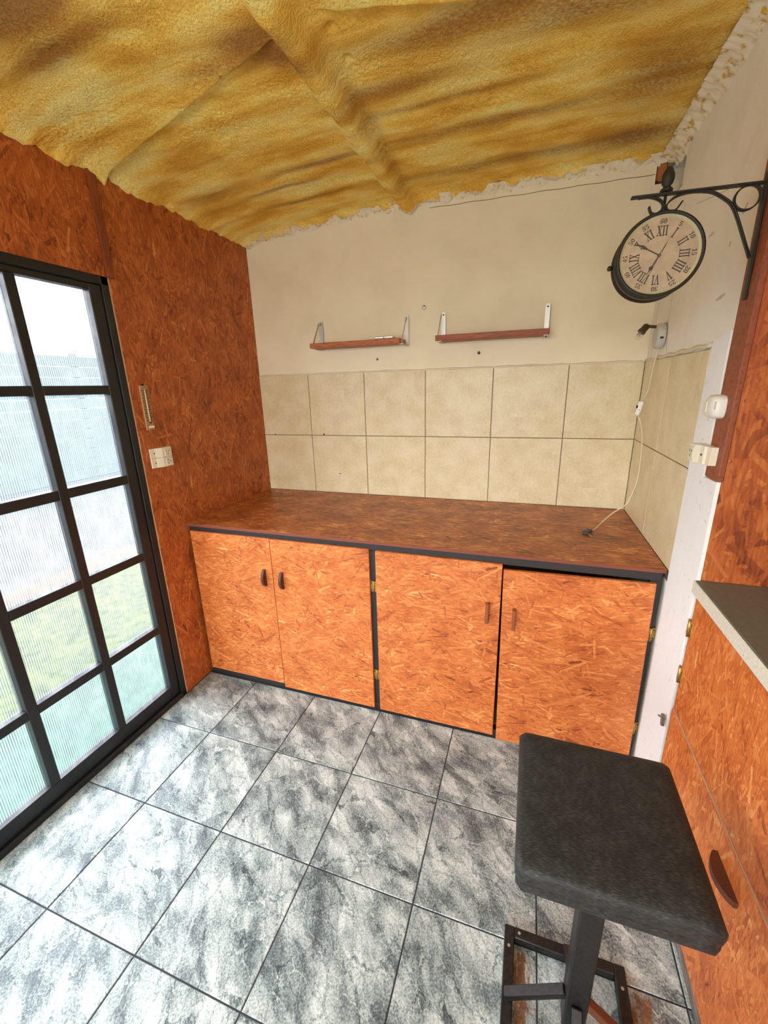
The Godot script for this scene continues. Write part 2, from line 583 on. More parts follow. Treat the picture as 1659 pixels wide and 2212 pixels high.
	gr.albedo_texture = noise_tex(noise(121, 0.03, 5), 512, [[0.0, Color(0.6, 0.62, 0.5)], [0.5, Color(0.95, 0.95, 0.8)], [1.0, Color(1, 1, 1)]])
	triplanar(gr, Vector3.ONE * 0.7)
	mat("step_concrete", rgb8(66, 92, 78), 0.9)
	mat("bounce_concrete", rgb8(214, 211, 203), 0.9)
	mat("red_paving", rgb8(116, 78, 62), 0.9)
	mat("pale_paving", rgb8(70, 73, 74), 0.9)
	mat("fence_board", rgb8(82, 92, 96), 0.9)

# ------------------------------------------------------------------ the room
func foam_base(x: float) -> float:
	return 2.355 + 0.085 * (1.0 - exp(-maxf(x, 0.0) / 0.45))

func seg_dist(p: Vector2, line: Array) -> Vector2:   # (distance, signed side)
	var best := 1e9
	var side := 0.0
	for i in line.size() - 1:
		var a: Vector2 = line[i]
		var b: Vector2 = line[i + 1]
		var t := clampf((p - a).dot(b - a) / (b - a).length_squared(), 0.0, 1.0)
		var q := a + (b - a) * t
		var d := p.distance_to(q)
		if d < best:
			best = d
			side = signf((b - a).cross(p - a))
	return Vector2(best, side)

func build_ceiling() -> void:
	var s := nb()
	bb(s, Vector3(-0.15, 2.53, -0.15), Vector3(RX + 0.15, 2.58, RZ + 0.15))
	var c := put(s, "ceiling", M["pale_edge"])
	tag(c, "low ceiling sprayed all over with lumpy yellow insulation foam", "ceiling", "", "structure")
	var big := noise(201, 3.2, 3)
	var lump := noise(202, 11.0, 3)
	var pop := noise(203, 55.0, 2)
	var streak := noise(204, 1.0, 4)
	var patch := noise(205, 2.6, 4)
	var rag := noise(206, 9.0, 4)
	var dots := noise(207, 90.0, 2)
	var crease := [Vector2(-0.05, 0.86), Vector2(0.22, 0.913), Vector2(0.49, 0.976), Vector2(0.74, 1.051), Vector2(0.86, 1.08), Vector2(0.95, 1.10)]
	var crease2 := [Vector2(1.06, 1.13), Vector2(1.13, 1.108), Vector2(1.225, 1.088), Vector2(1.354, 1.043), Vector2(1.55, 1.003), Vector2(1.9, 0.95)]
	# brown stains; the last two also paint shade beside the beam: centre, radii, strength
	var stains_and_shade := [[0.43, 1.43, 0.16, 0.06, 1.3], [0.36, 1.31, 0.13, 0.045, 0.8], [0.52, 1.32, 0.10, 0.03, 0.5], [0.86, 1.13, 0.11, 0.045, 0.9], [0.90, 1.05, 0.10, 0.04, 0.9], [0.69, 1.09, 0.12, 0.03, 0.5], [0.2, 0.5, 0.14, 0.035, 0.5], [0.74, 0.50, 0.24, 0.02, 0.7], [0.5, 0.40, 0.25, 0.016, 0.6], [1.45, 0.50, 0.40, 0.032, 0.6], [1.93, 0.20, 0.15, 0.09, 0.85], [1.4, 0.96, 0.30, 0.05, 0.7], [1.75, 0.90, 0.27, 0.07, 0.6], [1.95, 0.55, 0.15, 0.17, 0.6], [1.15, 0.80, 0.22, 0.035, 0.6], [1.5, 0.2, 0.5, 0.045, 0.55], [0.52, 0.25, 0.3, 0.022, 0.5], [1.3, 0.68, 0.3, 0.02, 0.45], [1.03, 0.75, 0.03, 0.2, 0.4], [1.02, 0.35, 0.025, 0.2, 0.4]]
	var xs := []
	var x := -0.004
	while x < W + 0.004:
		xs.append(x)
		x += 0.007
	xs.append_array([W + 0.006, 2.25, 2.4, 2.55, RX])
	var zs := []
	var z := -0.004
	while z < 1.6:
		zs.append(z)
		z += 0.0038 if z > 0.84 and z < 1.16 else 0.007
	while z < RZ:
		zs.append(z)
		z += 0.05
	zs.append(RZ)
	var nx := xs.size()
	var nz := zs.size()
	var V := PackedVector3Array()
	V.resize(nx * nz)
	var C := PackedColorArray()
	C.resize(nx * nz)
	var cream := Color(1.0, 0.82, 0.29)
	var yellow := Color(0.98, 0.66, 0.14)
	var amber := Color(0.76, 0.41, 0.06)
	var brown := Color(0.31, 0.125, 0.04)
	var white := Color(0.78, 0.74, 0.62)
	for j in nz:
		for i in nx:
			var px: float = xs[i]
			var pz: float = zs[j]
			var P := Vector2(px, pz)
			var y := foam_base(px)
			y -= 0.007 * big.get_noise_2d(px, pz) + 0.003 * lump.get_noise_2d(px * 0.6, pz)
			var pebble := clampf(0.6 + 1.6 * patch.get_noise_2d(px + 9.0, pz), 0.15, 1.3)
			y -= 0.0034 * pop.get_noise_2d(px, pz * 1.2) * pebble
			# corrugations of the sheet above, along x
			var wob := 0.03 * big.get_noise_2d(px * 0.5 + 4.0, pz)
			y += 0.0026 * sin((pz + wob) * TAU / 0.155)
			# beam along z
			var bd := absf(px - 0.972 + 0.012 * big.get_noise_2d(3.0, pz))
			y -= 0.040 * exp(-pow(bd / 0.042, 4.0))
			# creases where two sheets meet
			for cr in [crease, crease2]:
				if absf(pz - 1.0) < 0.3:
					var sd := seg_dist(P, cr)
					var fade := clampf((0.93 - px) / 0.06, 0.0, 1.0) if cr == crease else clampf((px - 1.06) / 0.06, 0.0, 1.0) * clampf((1.85 - px) / 0.3, 0.0, 1.0)
					y -= fade * 0.016 * sd.y * exp(-pow(sd.x / 0.06, 2.0)) * clampf(sd.x / 0.006, 0.0, 1.0)
					y += fade * 0.07 * exp(-pow(sd.x / 0.008, 2.0))
			# pits
			for pit in [Vector3(1.073, 1.072, 0.012), Vector3(1.071, 0.958, 0.009), Vector3(1.02, 0.53, 0.008), Vector3(0.72, 1.06, 0.006)]:
				var pd := P.distance_to(Vector2(pit.x, pit.y))
				y += 0.02 * exp(-pow(pd / pit.z, 2.0))
			# ragged roll along the walls
			var e := minf(minf(px, pz), maxf(W - px, 0.0) if pz < PZ else 1.0)
			var roll := 0.020 + 0.022 * rag.get_noise_2d(px, pz)
			y -= maxf(roll, 0.0) * exp(-pow(e / 0.035, 2.0))
			if px > W - 0.03 and pz < PZ:
				y -= 0.012
			V[j * nx + i] = Vector3(px, y, pz)
			# colour of the foam skin
			var k := 0.6 + 0.85 * streak.get_noise_2d(px * 1.6, pz * 9.0) + 0.75 * patch.get_noise_2d(px, pz * 1.7)
			var col := amber.lerp(yellow, clampf(k * 1.5, 0.0, 1.0)).lerp(cream, clampf((k - 0.55) * 1.6, 0.0, 1.0))
			var grain := dots.get_noise_2d(px, pz)
			for t in stains_and_shade:
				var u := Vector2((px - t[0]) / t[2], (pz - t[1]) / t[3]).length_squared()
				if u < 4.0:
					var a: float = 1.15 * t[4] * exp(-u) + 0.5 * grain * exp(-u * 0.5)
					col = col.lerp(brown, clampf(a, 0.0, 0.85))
			# torn white fringe on the plaster side
			var fe := minf(pz, maxf(W - px, 0.0) if pz < PZ else 1.0)
			var fr := 0.011 + 0.016 * rag.get_noise_2d(px * 2.0 + 5.0, pz * 2.0)
			if fe < fr:
				col = col.lerp(white, 0.85)
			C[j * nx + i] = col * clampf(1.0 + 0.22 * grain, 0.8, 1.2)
			C[j * nx + i].a = 1.0
	var N := PackedVector3Array()
	N.resize(nx * nz)
	var I := PackedInt32Array()
	for j in nz:
		for i in nx:
			var l := V[j * nx + maxi(i - 1, 0)]
			var r := V[j * nx + mini(i + 1, nx - 1)]
			var b := V[maxi(j - 1, 0) * nx + i]
			var f := V[mini(j + 1, nz - 1) * nx + i]
			N[j * nx + i] = (r - l).cross(f - b).normalized()
			if i < nx - 1 and j < nz - 1:
				var a := j * nx + i
				I.append_array([a, a + nx, a + 1, a + 1, a + nx, a + nx + 1])
	if N[0].y > 0.0:
		for i in N.size():
			N[i] = -N[i]
	if Plane(V[I[0]], V[I[1]], V[I[2]]).normal.y > 0.0:
		for i in range(0, I.size(), 3):
			var t := I[i + 1]
			I[i + 1] = I[i + 2]
			I[i + 2] = t
	var arr := []
	arr.resize(Mesh.ARRAY_MAX)
	arr[Mesh.ARRAY_VERTEX] = V
	arr[Mesh.ARRAY_NORMAL] = N
	arr[Mesh.ARRAY_COLOR] = C
	arr[Mesh.ARRAY_INDEX] = I
	var am := ArrayMesh.new()
	am.add_surface_from_arrays(Mesh.PRIMITIVE_TRIANGLES, arr)
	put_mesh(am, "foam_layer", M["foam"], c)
	# torn residue of foam and plaster where the ceiling meets the plastered walls
	var crumb := noise(208, 26.0, 3)
	for side in 2:
		var len: float = W - 0.03 if side == 0 else 0.93
		var steps := int(len / 0.006)
		var grid := []
		for i in steps + 1:
			var a := 0.012 + len * i / steps
			var row := []
			for j in 6:
				var f := j / 5.0
				var nz1 := crumb.get_noise_2d(a * 1.0 + side * 7.0, f * 0.12)
				var nz2 := rag.get_noise_2d(a * 1.3 + side * 5.0, 3.0)
				if side == 0:
					var dep := 0.030 * (1.0 - f) * (1.0 - f) + 0.006 * nz1 * (1.0 - f)
					row.append(Vector3(a, foam_base(a) - 0.006 - (0.030 + 0.030 * nz2) * f - 0.005 * nz1, -0.012 + dep + 0.010 * sqrt(1.0 - f * 0.999)))
				else:
					var dep := 0.052 * (1.0 - f) * (1.0 - f) + 0.009 * nz1 * (1.0 - f)
					row.append(Vector3(W + 0.009 - dep - 0.010 * sqrt(1.0 - f * 0.999), foam_base(W) - 0.012 - (0.045 + 0.030 * nz2) * f - 0.006 * nz1, a))
			grid.append(row)
		var fl := nb(true)
		for i in steps:
			for j in 5:
				quad(fl, grid[i][j], grid[i + 1][j], grid[i + 1][j + 1], grid[i][j + 1], Vector3(0, -0.6, 1) if side == 0 else Vector3(-1, -0.6, 0))
		put(fl, "torn_edge", M["torn_edge"], c)

func tile_mesh(w: float, h: float, t: float, uvc: Vector2, ang: float, span: float, flat: bool) -> ArrayMesh:
	# a slab w x h with chamfered rim; its face looks up (flat) or along +z; uv turned by ang about uvc
	var s := SurfaceTool.new()
	s.begin(Mesh.PRIMITIVE_TRIANGLES)
	s.set_smooth_group(-1)
	var b := 0.0015
	var P := func(x: float, y: float, d: float) -> Vector3: return Vector3(x, d, y) if flat else Vector3(x, y, d)
	var U := func(x: float, y: float) -> Vector2: return uvc + Vector2(x, y).rotated(ang) / span
	var add := func(pts: Array, out: Vector3) -> void:
		for f in [[0, 1, 2], [0, 2, 3]]:
			var v := [pts[f[0]], pts[f[1]], pts[f[2]]]
			var g := func(q: Vector3) -> Vector3: return P.call(q.x, q.y, q.z)
			if Plane(g.call(v[0]), g.call(v[1]), g.call(v[2])).normal.dot(out) < 0.0:
				v.reverse()
			for q in v:
				s.set_uv(U.call(q.x, q.y))
				s.add_vertex(g.call(q))
	var a := w / 2.0
	var c := h / 2.0
	add.call([Vector3(-a + b, -c + b, 0), Vector3(a - b, -c + b, 0), Vector3(a - b, c - b, 0), Vector3(-a + b, c - b, 0)], P.call(0, 0, 1))
	var ring := [Vector2(-1, -1), Vector2(1, -1), Vector2(1, 1), Vector2(-1, 1)]
	for i in 4:
		var p: Vector2 = ring[i]
		var q: Vector2 = ring[(i + 1) % 4]
		var n := (p + q) / 2.0
		var i0 := Vector3(p.x * (a - b), p.y * (c - b), 0)
		var i1 := Vector3(q.x * (a - b), q.y * (c - b), 0)
		var m0 := Vector3(p.x * a, p.y * c, -b)
		var m1 := Vector3(q.x * a, q.y * c, -b)
		add.call([i0, i1, m1, m0], P.call(n.x, n.y, 1.0))
		add.call([m0, m1, Vector3(m1.x, m1.y, -t), Vector3(m0.x, m0.y, -t)], P.call(n.x, n.y, 0.0))
	s.generate_normals()
	return s.commit()

func build_floor() -> void:
	var s := nb()
	bb(s, Vector3(-0.12, -0.1, -0.12), Vector3(RX + 0.12, -0.0022, RZ + 0.12))
	var fl := put(s, "floor", M["floor_grout"])
	tag(fl, "floor of grey and white marbled square tiles with dark joints", "floor", "", "structure")
	var g := 0.3621
	var gz := 0.3651
	var xe := [0.0]
	for k in 6:
		xe.append(0.3076 + k * g)
	xe.append(2.14)
	var ze := []
	for k in 11:
		ze.append(0.7664 + k * gz)
	ze[10] = RZ
	var j := 0.004
	for r in ze.size() - 1:
		for c in 7:
			var w: float = xe[c + 1] - xe[c] - j
			var h: float = ze[r + 1] - ze[r] - j
			if w < 0.004:
				continue
			var m := tile_mesh(w, h, 0.008, Vector2(rng.randf(), rng.randf()), 0.75 + rng.randf_range(-0.3, 0.3) + (PI if rng.randf() < 0.5 else 0.0), 1.35, true)
			put_mesh(m, "tile", M["floor_tile"], fl, Vector3((xe[c] + xe[c + 1]) / 2.0, rng.randf_range(-0.0006, 0.0), (ze[r] + ze[r + 1]) / 2.0))


	# rust bled from the stool foot; the patch to its right is brown
	for q in [[1.712, 1.60, 0.035, 0.19], [2.01, 1.60, 0.055, 0.2], [1.80, 1.75, 0.1, 0.03]]:
		var st := SurfaceTool.new()
		st.begin(Mesh.PRIMITIVE_TRIANGLES)
		for v in [Vector2(0, 0), Vector2(1, 0), Vector2(1, 1), Vector2(0, 0), Vector2(1, 1), Vector2(0, 1)]:
			st.set_uv(v)
			st.add_vertex(Vector3(q[0] + (v.x - 0.5) * q[2] * 1.6, 0.0004, q[1] + (v.y - 0.5) * q[3]))
		put(st, "rust_brown_patch", M["rust_brown_patch"], fl)

func build_walls() -> void:
	# back wall, with a broken hole in its top right corner
	var s := nb()
	bb(s, Vector3(-0.15, 0, -0.15), Vector3(2.066, 2.6, -0.008))
	bb(s, Vector3(2.066, 0, -0.15), Vector3(W + 0.15, 2.335, -0.008))
	bb(s, Vector3(2.066, 2.335, -0.15), Vector3(W + 0.15, 2.6, -0.06))
	var wb := put(s, "wall_back", M["plaster"])
	tag(wb, "cream plastered back wall above the chipboard worktop", "wall", "", "structure")
	s = nb()
	bb(s, Vector3(0, 0.86, -0.0085), Vector3(W, 1.6225, -0.0022))
	put(s, "tile_bed", M["wall_grout"], wb)
	var xe := [0.0]
	for k in 5:
		xe.append(0.3451 + k * 0.3634)
	xe.append(W - 0.001)
	var ye := [0.9, 1.2618, 1.6234]
	for r in 2:
		for c in 6:
			var w: float = xe[c + 1] - xe[c] - 0.003
			var h: float = ye[r + 1] - ye[r] - 0.003
			var m := tile_mesh(w, h, 0.006, Vector2(rng.randf(), rng.randf()), rng.randi() % 4 * PI / 2, 0.9, false)
			put_mesh(m, "tile", M["wall_tile"], wb, Vector3((xe[c] + xe[c + 1]) / 2.0, (ye[r] + ye[r + 1]) / 2.0, 0.0))
	# bead of putty over the tiles, drill holes, hairline crack
	s = nb(true)
	var pts := []
	for i in 60:
		pts.append(Vector3(0.01 + i * (W - 0.02) / 59.0, 1.6245 + 0.0015 * sin(i * 1.7) + 0.001 * sin(i * 0.6), -0.0055))
	tube(s, pts, 0.0055, 8)
	put(s, "putty_bead", M["putty"], wb)
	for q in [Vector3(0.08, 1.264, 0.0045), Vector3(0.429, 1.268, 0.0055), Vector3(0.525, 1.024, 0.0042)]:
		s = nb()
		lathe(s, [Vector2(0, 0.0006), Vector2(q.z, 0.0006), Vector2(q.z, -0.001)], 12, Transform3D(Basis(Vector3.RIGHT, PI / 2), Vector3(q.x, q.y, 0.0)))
		put(s, "drill_hole", M["dark_grey_plastic"], wb)  # dark disc, its colour stands for the shade inside a drill hole
	s = nb()
	pts = []
	for i in 30:
		pts.append(Vector3(1.09 + i * 0.0335, 2.384 - 0.012 * i / 29.0 + 0.0015 * sin(i * 1.3), -0.0078))
	strip(s, pts, Vector3.BACK, 0.0012, 0.0022)
	put(s, "crack", M["crack"], wb)
	# chunk of brown brick in the hole
	s = nb()
	bb(s, Vector3(2.070, 2.345, -0.058), Vector3(2.108, 2.43, -0.004), 0.008)
	put(s, "brick", M["brick_brown"], wb)

	# right wall, up to its free end
	s = nb()
	bb(s, Vector3(W + 0.005, 0, -0.15), Vector3(W + 0.12, 1.265, PZ - 0.042))
	bb(s, Vector3(W + 0.005, 1.265, -0.15), Vector3(W + 0.12, 2.265, 0.925))
	bb(s, Vector3(W + 0.005, 2.265, 0.155), Vector3(W + 0.12, 2.6, 0.925))
	bb(s, Vector3(W + 0.06, 2.265, -0.15), Vector3(W + 0.12, 2.6, 0.155))
	bb(s, Vector3(W + 0.005, 2.40, -0.15), Vector3(W + 0.06, 2.6, 0.155))
	var wr := put(s, "wall_right", M["pale_plaster"])
	tag(wr, "short plastered right wall with beige tiles and white painted end", "wall", "", "structure")
	s = nb()
	bb(s, Vector3(W + 0.001, 0.86, 0.0), Vector3(W + 0.006, 1.6225, 0.788))
	put(s, "tile_bed", M["wall_grout"], wr)
	var zz := [0.0, 0.4, 0.79]
	for r in 2:
		for c in 2:
			var w: float = zz[c + 1] - zz[c] - 0.003
			var h: float = ye[r + 1] - ye[r] - 0.003
			var m := tile_mesh(w, h, 0.006, Vector2(rng.randf(), rng.randf()), rng.randi() % 4 * PI / 2, 0.9, false)
			var o := put_mesh(m, "tile", M["wall_tile"], wr, Vector3(W - 0.001, (ye[r] + ye[r + 1]) / 2.0, (zz[c] + zz[c + 1]) / 2.0))
			o.rotation.y = -PI / 2
	s = nb(true)
	pts = []
	for i in 30:
		pts.append(Vector3(W + 0.001, 1.626 + 0.003 * sin(i * 1.1) + i * 0.0003, 0.01 + i * 0.027))
	tube(s, pts, 0.0075, 8)
	put(s, "putty_bead", M["putty"], wr)
	# white painted facing between the tiles and the free end
	s = nb()
	extrude(s, PackedVector2Array([Vector2(0, 0), Vector2(0.2295, 0), Vector2(0.2295, 1.268), Vector2(0.129, 1.264), Vector2(0.129, 1.66), Vector2(0.01, 1.64), Vector2(0.004, 1.5), Vector2(0.0, 0.9)]), 0.010, Transform3D(Basis(Vector3.BACK, Vector3.UP, Vector3.LEFT), Vector3(W + 0.008, 0, 0.789)))
	put(s, "white_facing", M["white_paint"], wr)
	# brick in the hole
	s = nb()
	bb(s, Vector3(W + 0.03, 2.279, 0.022), Vector3(W + 0.062, 2.372, 0.138), 0.01)
	put(s, "brick", M["crumb_white"], wr)
	s = nb()
	bb(s, Vector3(W + 0.052, 2.266, 0.0), Vector3(W + 0.0595, 2.399, 0.154))
	bb(s, Vector3(W + 0.007, 2.266, 0.146), Vector3(W + 0.059, 2.399, 0.1545), 0.002)
	bb(s, Vector3(W + 0.007, 2.2655, 0.0), Vector3(W + 0.059, 2.272, 0.154), 0.002)
	put(s, "mortar", M["mortar"], wr)
	# scuffs and scratches on the paint
	for q in [[1.966, 0.835, 0.016, 0.035, 0.9], [1.90, 0.77, 0.009, 0.018, 0.2], [1.972, 0.60, 0.006, 0.05, 1.5], [1.764, 0.776, 0.012, 0.07, 1.45]]:
		s = nb()
		var outline := PackedVector2Array()
		for i in 14:
			var a := TAU * i / 14.0
			outline.append(Vector2(cos(a) * q[2] * 0.5, sin(a) * q[3] * 0.5) * rng.randf_range(0.7, 1.1))
		extrude(s, outline, 0.0005, Transform3D(Basis(Vector3.RIGHT, q[4]) * Basis(Vector3.BACK, Vector3.UP, Vector3.LEFT), Vector3(W + 0.005, q[0], q[1])))
		put(s, "scuff", M["scuff"], wr)
	for line in [[Vector2(1.645, 0.300), Vector2(1.70, 0.283), Vector2(1.768, 0.264), Vector2(1.842, 0.265), Vector2(1.95, 0.262), Vector2(2.1, 0.256), Vector2(2.18, 0.235)], [Vector2(1.635, 0.07), Vector2(1.75, 0.066), Vector2(1.9, 0.06), Vector2(2.1, 0.055), Vector2(2.22, 0.05)], [Vector2(2.125, 0.387), Vector2(2.10, 0.50), Vector2(2.062, 0.684)]]:
		pts = []
		for q in line:
			pts.append(Vector3(W + 0.0048, q.x, q.y))
		s = nb()
		strip(s, pts, Vector3.RIGHT, 0.0012, 0.0016)
		put(s, "crack", M["hairline"], wr)

	# wooden stud and chipboard partition that close the end of the right wall
	s = nb()
	bb(s, Vector3(W + 0.0085, 0, PZ - 0.04), Vector3(RX + 0.12, 2.6, PZ - 0.002))
	var wp := put(s, "wall_partition", M["chipboard_wall_1"])
	tag(wp, "dark chipboard partition wall above the grey counter", "wall", "", "structure")
	s = nb()
	bb(s, Vector3(W - 0.001, 1.267, 0.926), Vector3(W + 0.014, 2.6, PZ + 0.003), 0.003)
	put(s, "stud", M["red_wood"], wp)

	# left wall: chipboard sheets round the glazed door
	s = nb()
	bb(s, Vector3(-0.12, 0, -0.15), Vector3(-0.012, 2.6, 0.945))
	bb(s, Vector3(-0.12, 1.99, 0.945), Vector3(-0.012, 2.6, 2.86))
	bb(s, Vector3(-0.12, 0, 2.86), Vector3(-0.012, 2.6, RZ + 0.12))
	var wl := put(s, "wall_left", M["plaster"])
	tag(wl, "left wall lined with dark reddish chipboard beside the glazed door", "wall", "", "structure")
	for q in [[0.0, -0.01, 0.9435, 2.6], [1.986, 0.9435, 2.2, 2.6], [1.986, 2.203, 2.86, 2.6], [0.0, 2.863, RZ, 2.6]]:
		s = nb()
		bb(s, Vector3(-0.012, q[0], q[1]), Vector3(0.0, q[3], q[2]), 0.0012)
		put(s, "chipboard_sheet", M["chipboard_wall_0"], wl)
	s = nb()
	bb(s, Vector3(-0.011, 0.0, 0.9438), Vector3(-0.001, 1.985, 0.9458))
	put(s, "cut_edge", M["pale_edge"], wl)
	s = nb()
	bb(s, Vector3(0.0, 1.985, 0.922), Vector3(0.012, 2.45, 0.956), 0.002)
	put(s, "batten", M["batten_wood"], wl)

	# rear part of the room, behind the camera
	s = nb()
	bb(s, Vector3(RX, 0, PZ - 0.04), Vector3(RX + 0.12, 2.6, RZ + 0.12))
	var wq := put(s, "wall_side", M["plaster"])
	tag(wq, "plastered side wall behind the grey counter", "wall", "", "structure")
	s = nb()
	bb(s, Vector3(W + 0.005, 0, 2.66), Vector3(RX + 0.02, 2.6, 2.76))
	var wn := put(s, "shade_wall", M["plaster"])  # unseen wall added to keep the rear window light off the partition
	tag(wn, "added unseen cross wall that shades the partition from the rear window", "wall", "", "structure")
	s = nb()
	var q0 := Vector3(0.25, 0.8, RZ)
	var q1 := Vector3(1.95, 2.2, RZ)
	bb(s, Vector3(-0.12, 0, RZ), Vector3(q0.x, 2.6, RZ + 0.12))
	bb(s, Vector3(q1.x, 0, RZ), Vector3(RX + 0.12, 2.6, RZ + 0.12))
	bb(s, Vector3(q0.x, 0, RZ), Vector3(q1.x, q0.y, RZ + 0.12))
	bb(s, Vector3(q0.x, q1.y, RZ), Vector3(q1.x, 2.6, RZ + 0.12))
	var wz := put(s, "wall_rear", M["plaster"])
	tag(wz, "plastered rear wall with a window, facing the worktop", "wall", "", "structure")
	var win := thing("window_1", "black framed window in the rear wall facing the worktop", "window", Vector3.ZERO, "", "structure")
	s = nb()
	bb(s, Vector3(q0.x, q0.y, RZ + 0.03), Vector3(q0.x + 0.04, q1.y, RZ + 0.08), 0.002)
	bb(s, Vector3(q1.x - 0.04, q0.y, RZ + 0.03), Vector3(q1.x, q1.y, RZ + 0.08), 0.002)
	bb(s, Vector3(q0.x, q0.y, RZ + 0.03), Vector3(q1.x, q0.y + 0.04, RZ + 0.08), 0.002)
	bb(s, Vector3(q0.x, q1.y - 0.04, RZ + 0.03), Vector3(q1.x, q1.y, RZ + 0.08), 0.002)
	bb(s, Vector3(1.08, q0.y, RZ + 0.03), Vector3(1.12, q1.y, RZ + 0.08), 0.002)
	put(s, "window_frame", M["black_steel"], win)
	for k in 2:
		s = nb()
		quad(s, Vector3([0.29, 1.12][k], q0.y + 0.04, RZ + 0.055), Vector3([1.08, 1.91][k], q0.y + 0.04, RZ + 0.055), Vector3([1.08, 1.91][k], q1.y - 0.04, RZ + 0.055), Vector3([0.29, 1.12][k], q1.y - 0.04, RZ + 0.055), Vector3.FORWARD)
		put(s, "pane", M["clear_glass"], win)

func build_door() -> void:
	var d := thing("door_1", "black steel glazed door with reeded glass panes in the left wall", "door", Vector3.ZERO, "", "structure")
	var x0 := -0.05
	var x1 := -0.004
	var z0 := 0.946
	var z1 := 2.86
	# outer frame
	var s := nb()
	bb(s, Vector3(x0 - 0.03, 0, z0), Vector3(x1, 1.99, z0 + 0.032), 0.002)
	bb(s, Vector3(x0 - 0.03, 0, z1 - 0.03), Vector3(x1, 1.99, z1), 0.002)
	bb(s, Vector3(x0 - 0.03, 1.955, z0), Vector3(x1, 1.99, z1), 0.002)
	put(s, "outer_frame", M["black_steel"], d)
	var ys := [[0.095, 0.41], [0.448, 0.797], [0.835, 1.162], [1.2, 1.54], [1.574, 1.93]]
	var zs := []
	for k in 6:
		zs.append([1.03 + k * 0.2915, 1.03 + k * 0.2915 + 0.256])
	zs[5][1] = 2.80
	# leaf
	s = nb()
	bb(s, Vector3(x0, 0.03, z0 + 0.034), Vector3(x1 - 0.006, 1.953, zs[0][0]), 0.003)
	bb(s, Vector3(x0, 0.03, zs[5][1]), Vector3(x1 - 0.006, 1.953, z1 - 0.032), 0.003)
	put(s, "stile", M["black_steel"], d)
	s = nb()
	bb(s, Vector3(x0, 0.03, zs[0][0]), Vector3(x1 - 0.006, ys[0][0], zs[5][1]), 0.003)
	put(s, "bottom_rail", M["black_steel"], d)
	s = nb()
	bb(s, Vector3(x0, ys[4][1], zs[0][0]), Vector3(x1 - 0.006, 1.953, zs[5][1]), 0.003)
	put(s, "top_rail", M["black_steel"], d)
	s = nb()
	bb(s, Vector3(-0.1, 0.0, z0 + 0.03), Vector3(0.004, 0.028, z1 - 0.03), 0.003)
	put(s, "threshold", M["black_steel"], d)
	for k in 5:
		s = nb()
		bb(s, Vector3(x0, ys[0][0], zs[k][1]), Vector3(x1 - 0.006, ys[4][1], zs[k + 1][0]), 0.002)
		put(s, "glazing_bar", M["black_steel"], d)
	for r in 4:
		for k in 6:
			s = nb()
			bb(s, Vector3(x0 + 0.0005, ys[r][1], zs[k][0]), Vector3(x1 - 0.0065, ys[r + 1][0], zs[k][1]), 0.002)
			put(s, "glazing_bar", M["black_steel"], d)
	# panes: reeded sheets
	for r in 5:
		for k in 6:
			var w: float = zs[k][1] - zs[k][0] + 0.004
			var h: float = ys[r][1] - ys[r][0] + 0.004
			var p := SurfaceTool.new()
			p.begin(Mesh.PRIMITIVE_TRIANGLES)
			p.set_smooth_group(0)
			var uo := Vector2(rng.randf(), rng.randf())
			var nseg := 128
			for i in nseg:
				var q := []
				for e in [[i, 0], [i + 1, 0], [i + 1, 1], [i, 1]]:
					var a: float = e[0] * w / nseg
					q.append([Vector3(-0.0008 * cos(a / 0.0075 * TAU), -h / 2 + e[1] * h, -w / 2 + a), uo + Vector2(a / 0.48, -e[1] * h / 0.48)])
				for f in [0, 2, 1, 0, 3, 2]:
					p.set_uv(q[f][1])
					p.add_vertex(q[f][0])
			put(p, "pane", M["reeded_glass"], d, Vector3(-0.036, (ys[r][0] + ys[r][1]) / 2, (zs[k][0] + zs[k][1]) / 2))

func build_yard() -> void:
	var s := nb()
	bb(s, Vector3(-30, -0.3, -30), Vector3(30, -0.12, 30))
	var g := put(s, "yard_ground", M["pale_paving"])
	tag(g, "pale paved yard seen through the glass door", "ground", "", "structure")
	s = nb()
	bb(s, Vector3(-0.75, -0.12, 0.0), Vector3(-0.13, -0.03, 4.5), 0.01)
	var st := put(s, "door_step", M["step_concrete"])
	tag(st, "pale green concrete step outside the glass door", "step")
	s = nb()
	bb(s, Vector3(-2.0, -0.12, -6), Vector3(-0.76, -0.08, 7), 0.01)
	var la := put(s, "lawn", M["grass"])
	tag(la, "strip of green lawn outside the glass door", "lawn")
	s = nb()
	bb(s, Vector3(-2.45, -0.12, -6), Vector3(-2.02, -0.05, 7), 0.01)
	var rp := put(s, "paving_border", M["red_paving"])
	tag(rp, "reddish paving border beyond the lawn", "paving")
	s = nb()
	bb(s, Vector3(-0.6, -0.12, RZ + 0.13), Vector3(7, -0.03, 13), 0.01)
	var te := put(s, "bounce_slab", M["bounce_concrete"])  # bright slab added out of view to bounce sky light on to the ceiling
	tag(te, "added pale slab throwing sky light in through the rear window", "bounce_slab")
	var yw := thing("garden_fence", "pale blue grey board fence beyond the yard", "fence", Vector3(-7.0, -0.12, 0))
	for i in 12:
		s = nb()
		bb(s, Vector3(-0.02, i * 0.2 + 0.003, -14), Vector3(0.02, i * 0.2 + 0.196, 14), 0.004)
		put(s, "board", M["fence_board"], yw)
	for i in 15:
		s = nb()
		bb(s, Vector3(-0.12, 0, -14 + i * 2.0 - 0.05), Vector3(-0.02, 2.45, -14 + i * 2.0 + 0.05), 0.004)
		put(s, "post", M["fence_board"], yw)

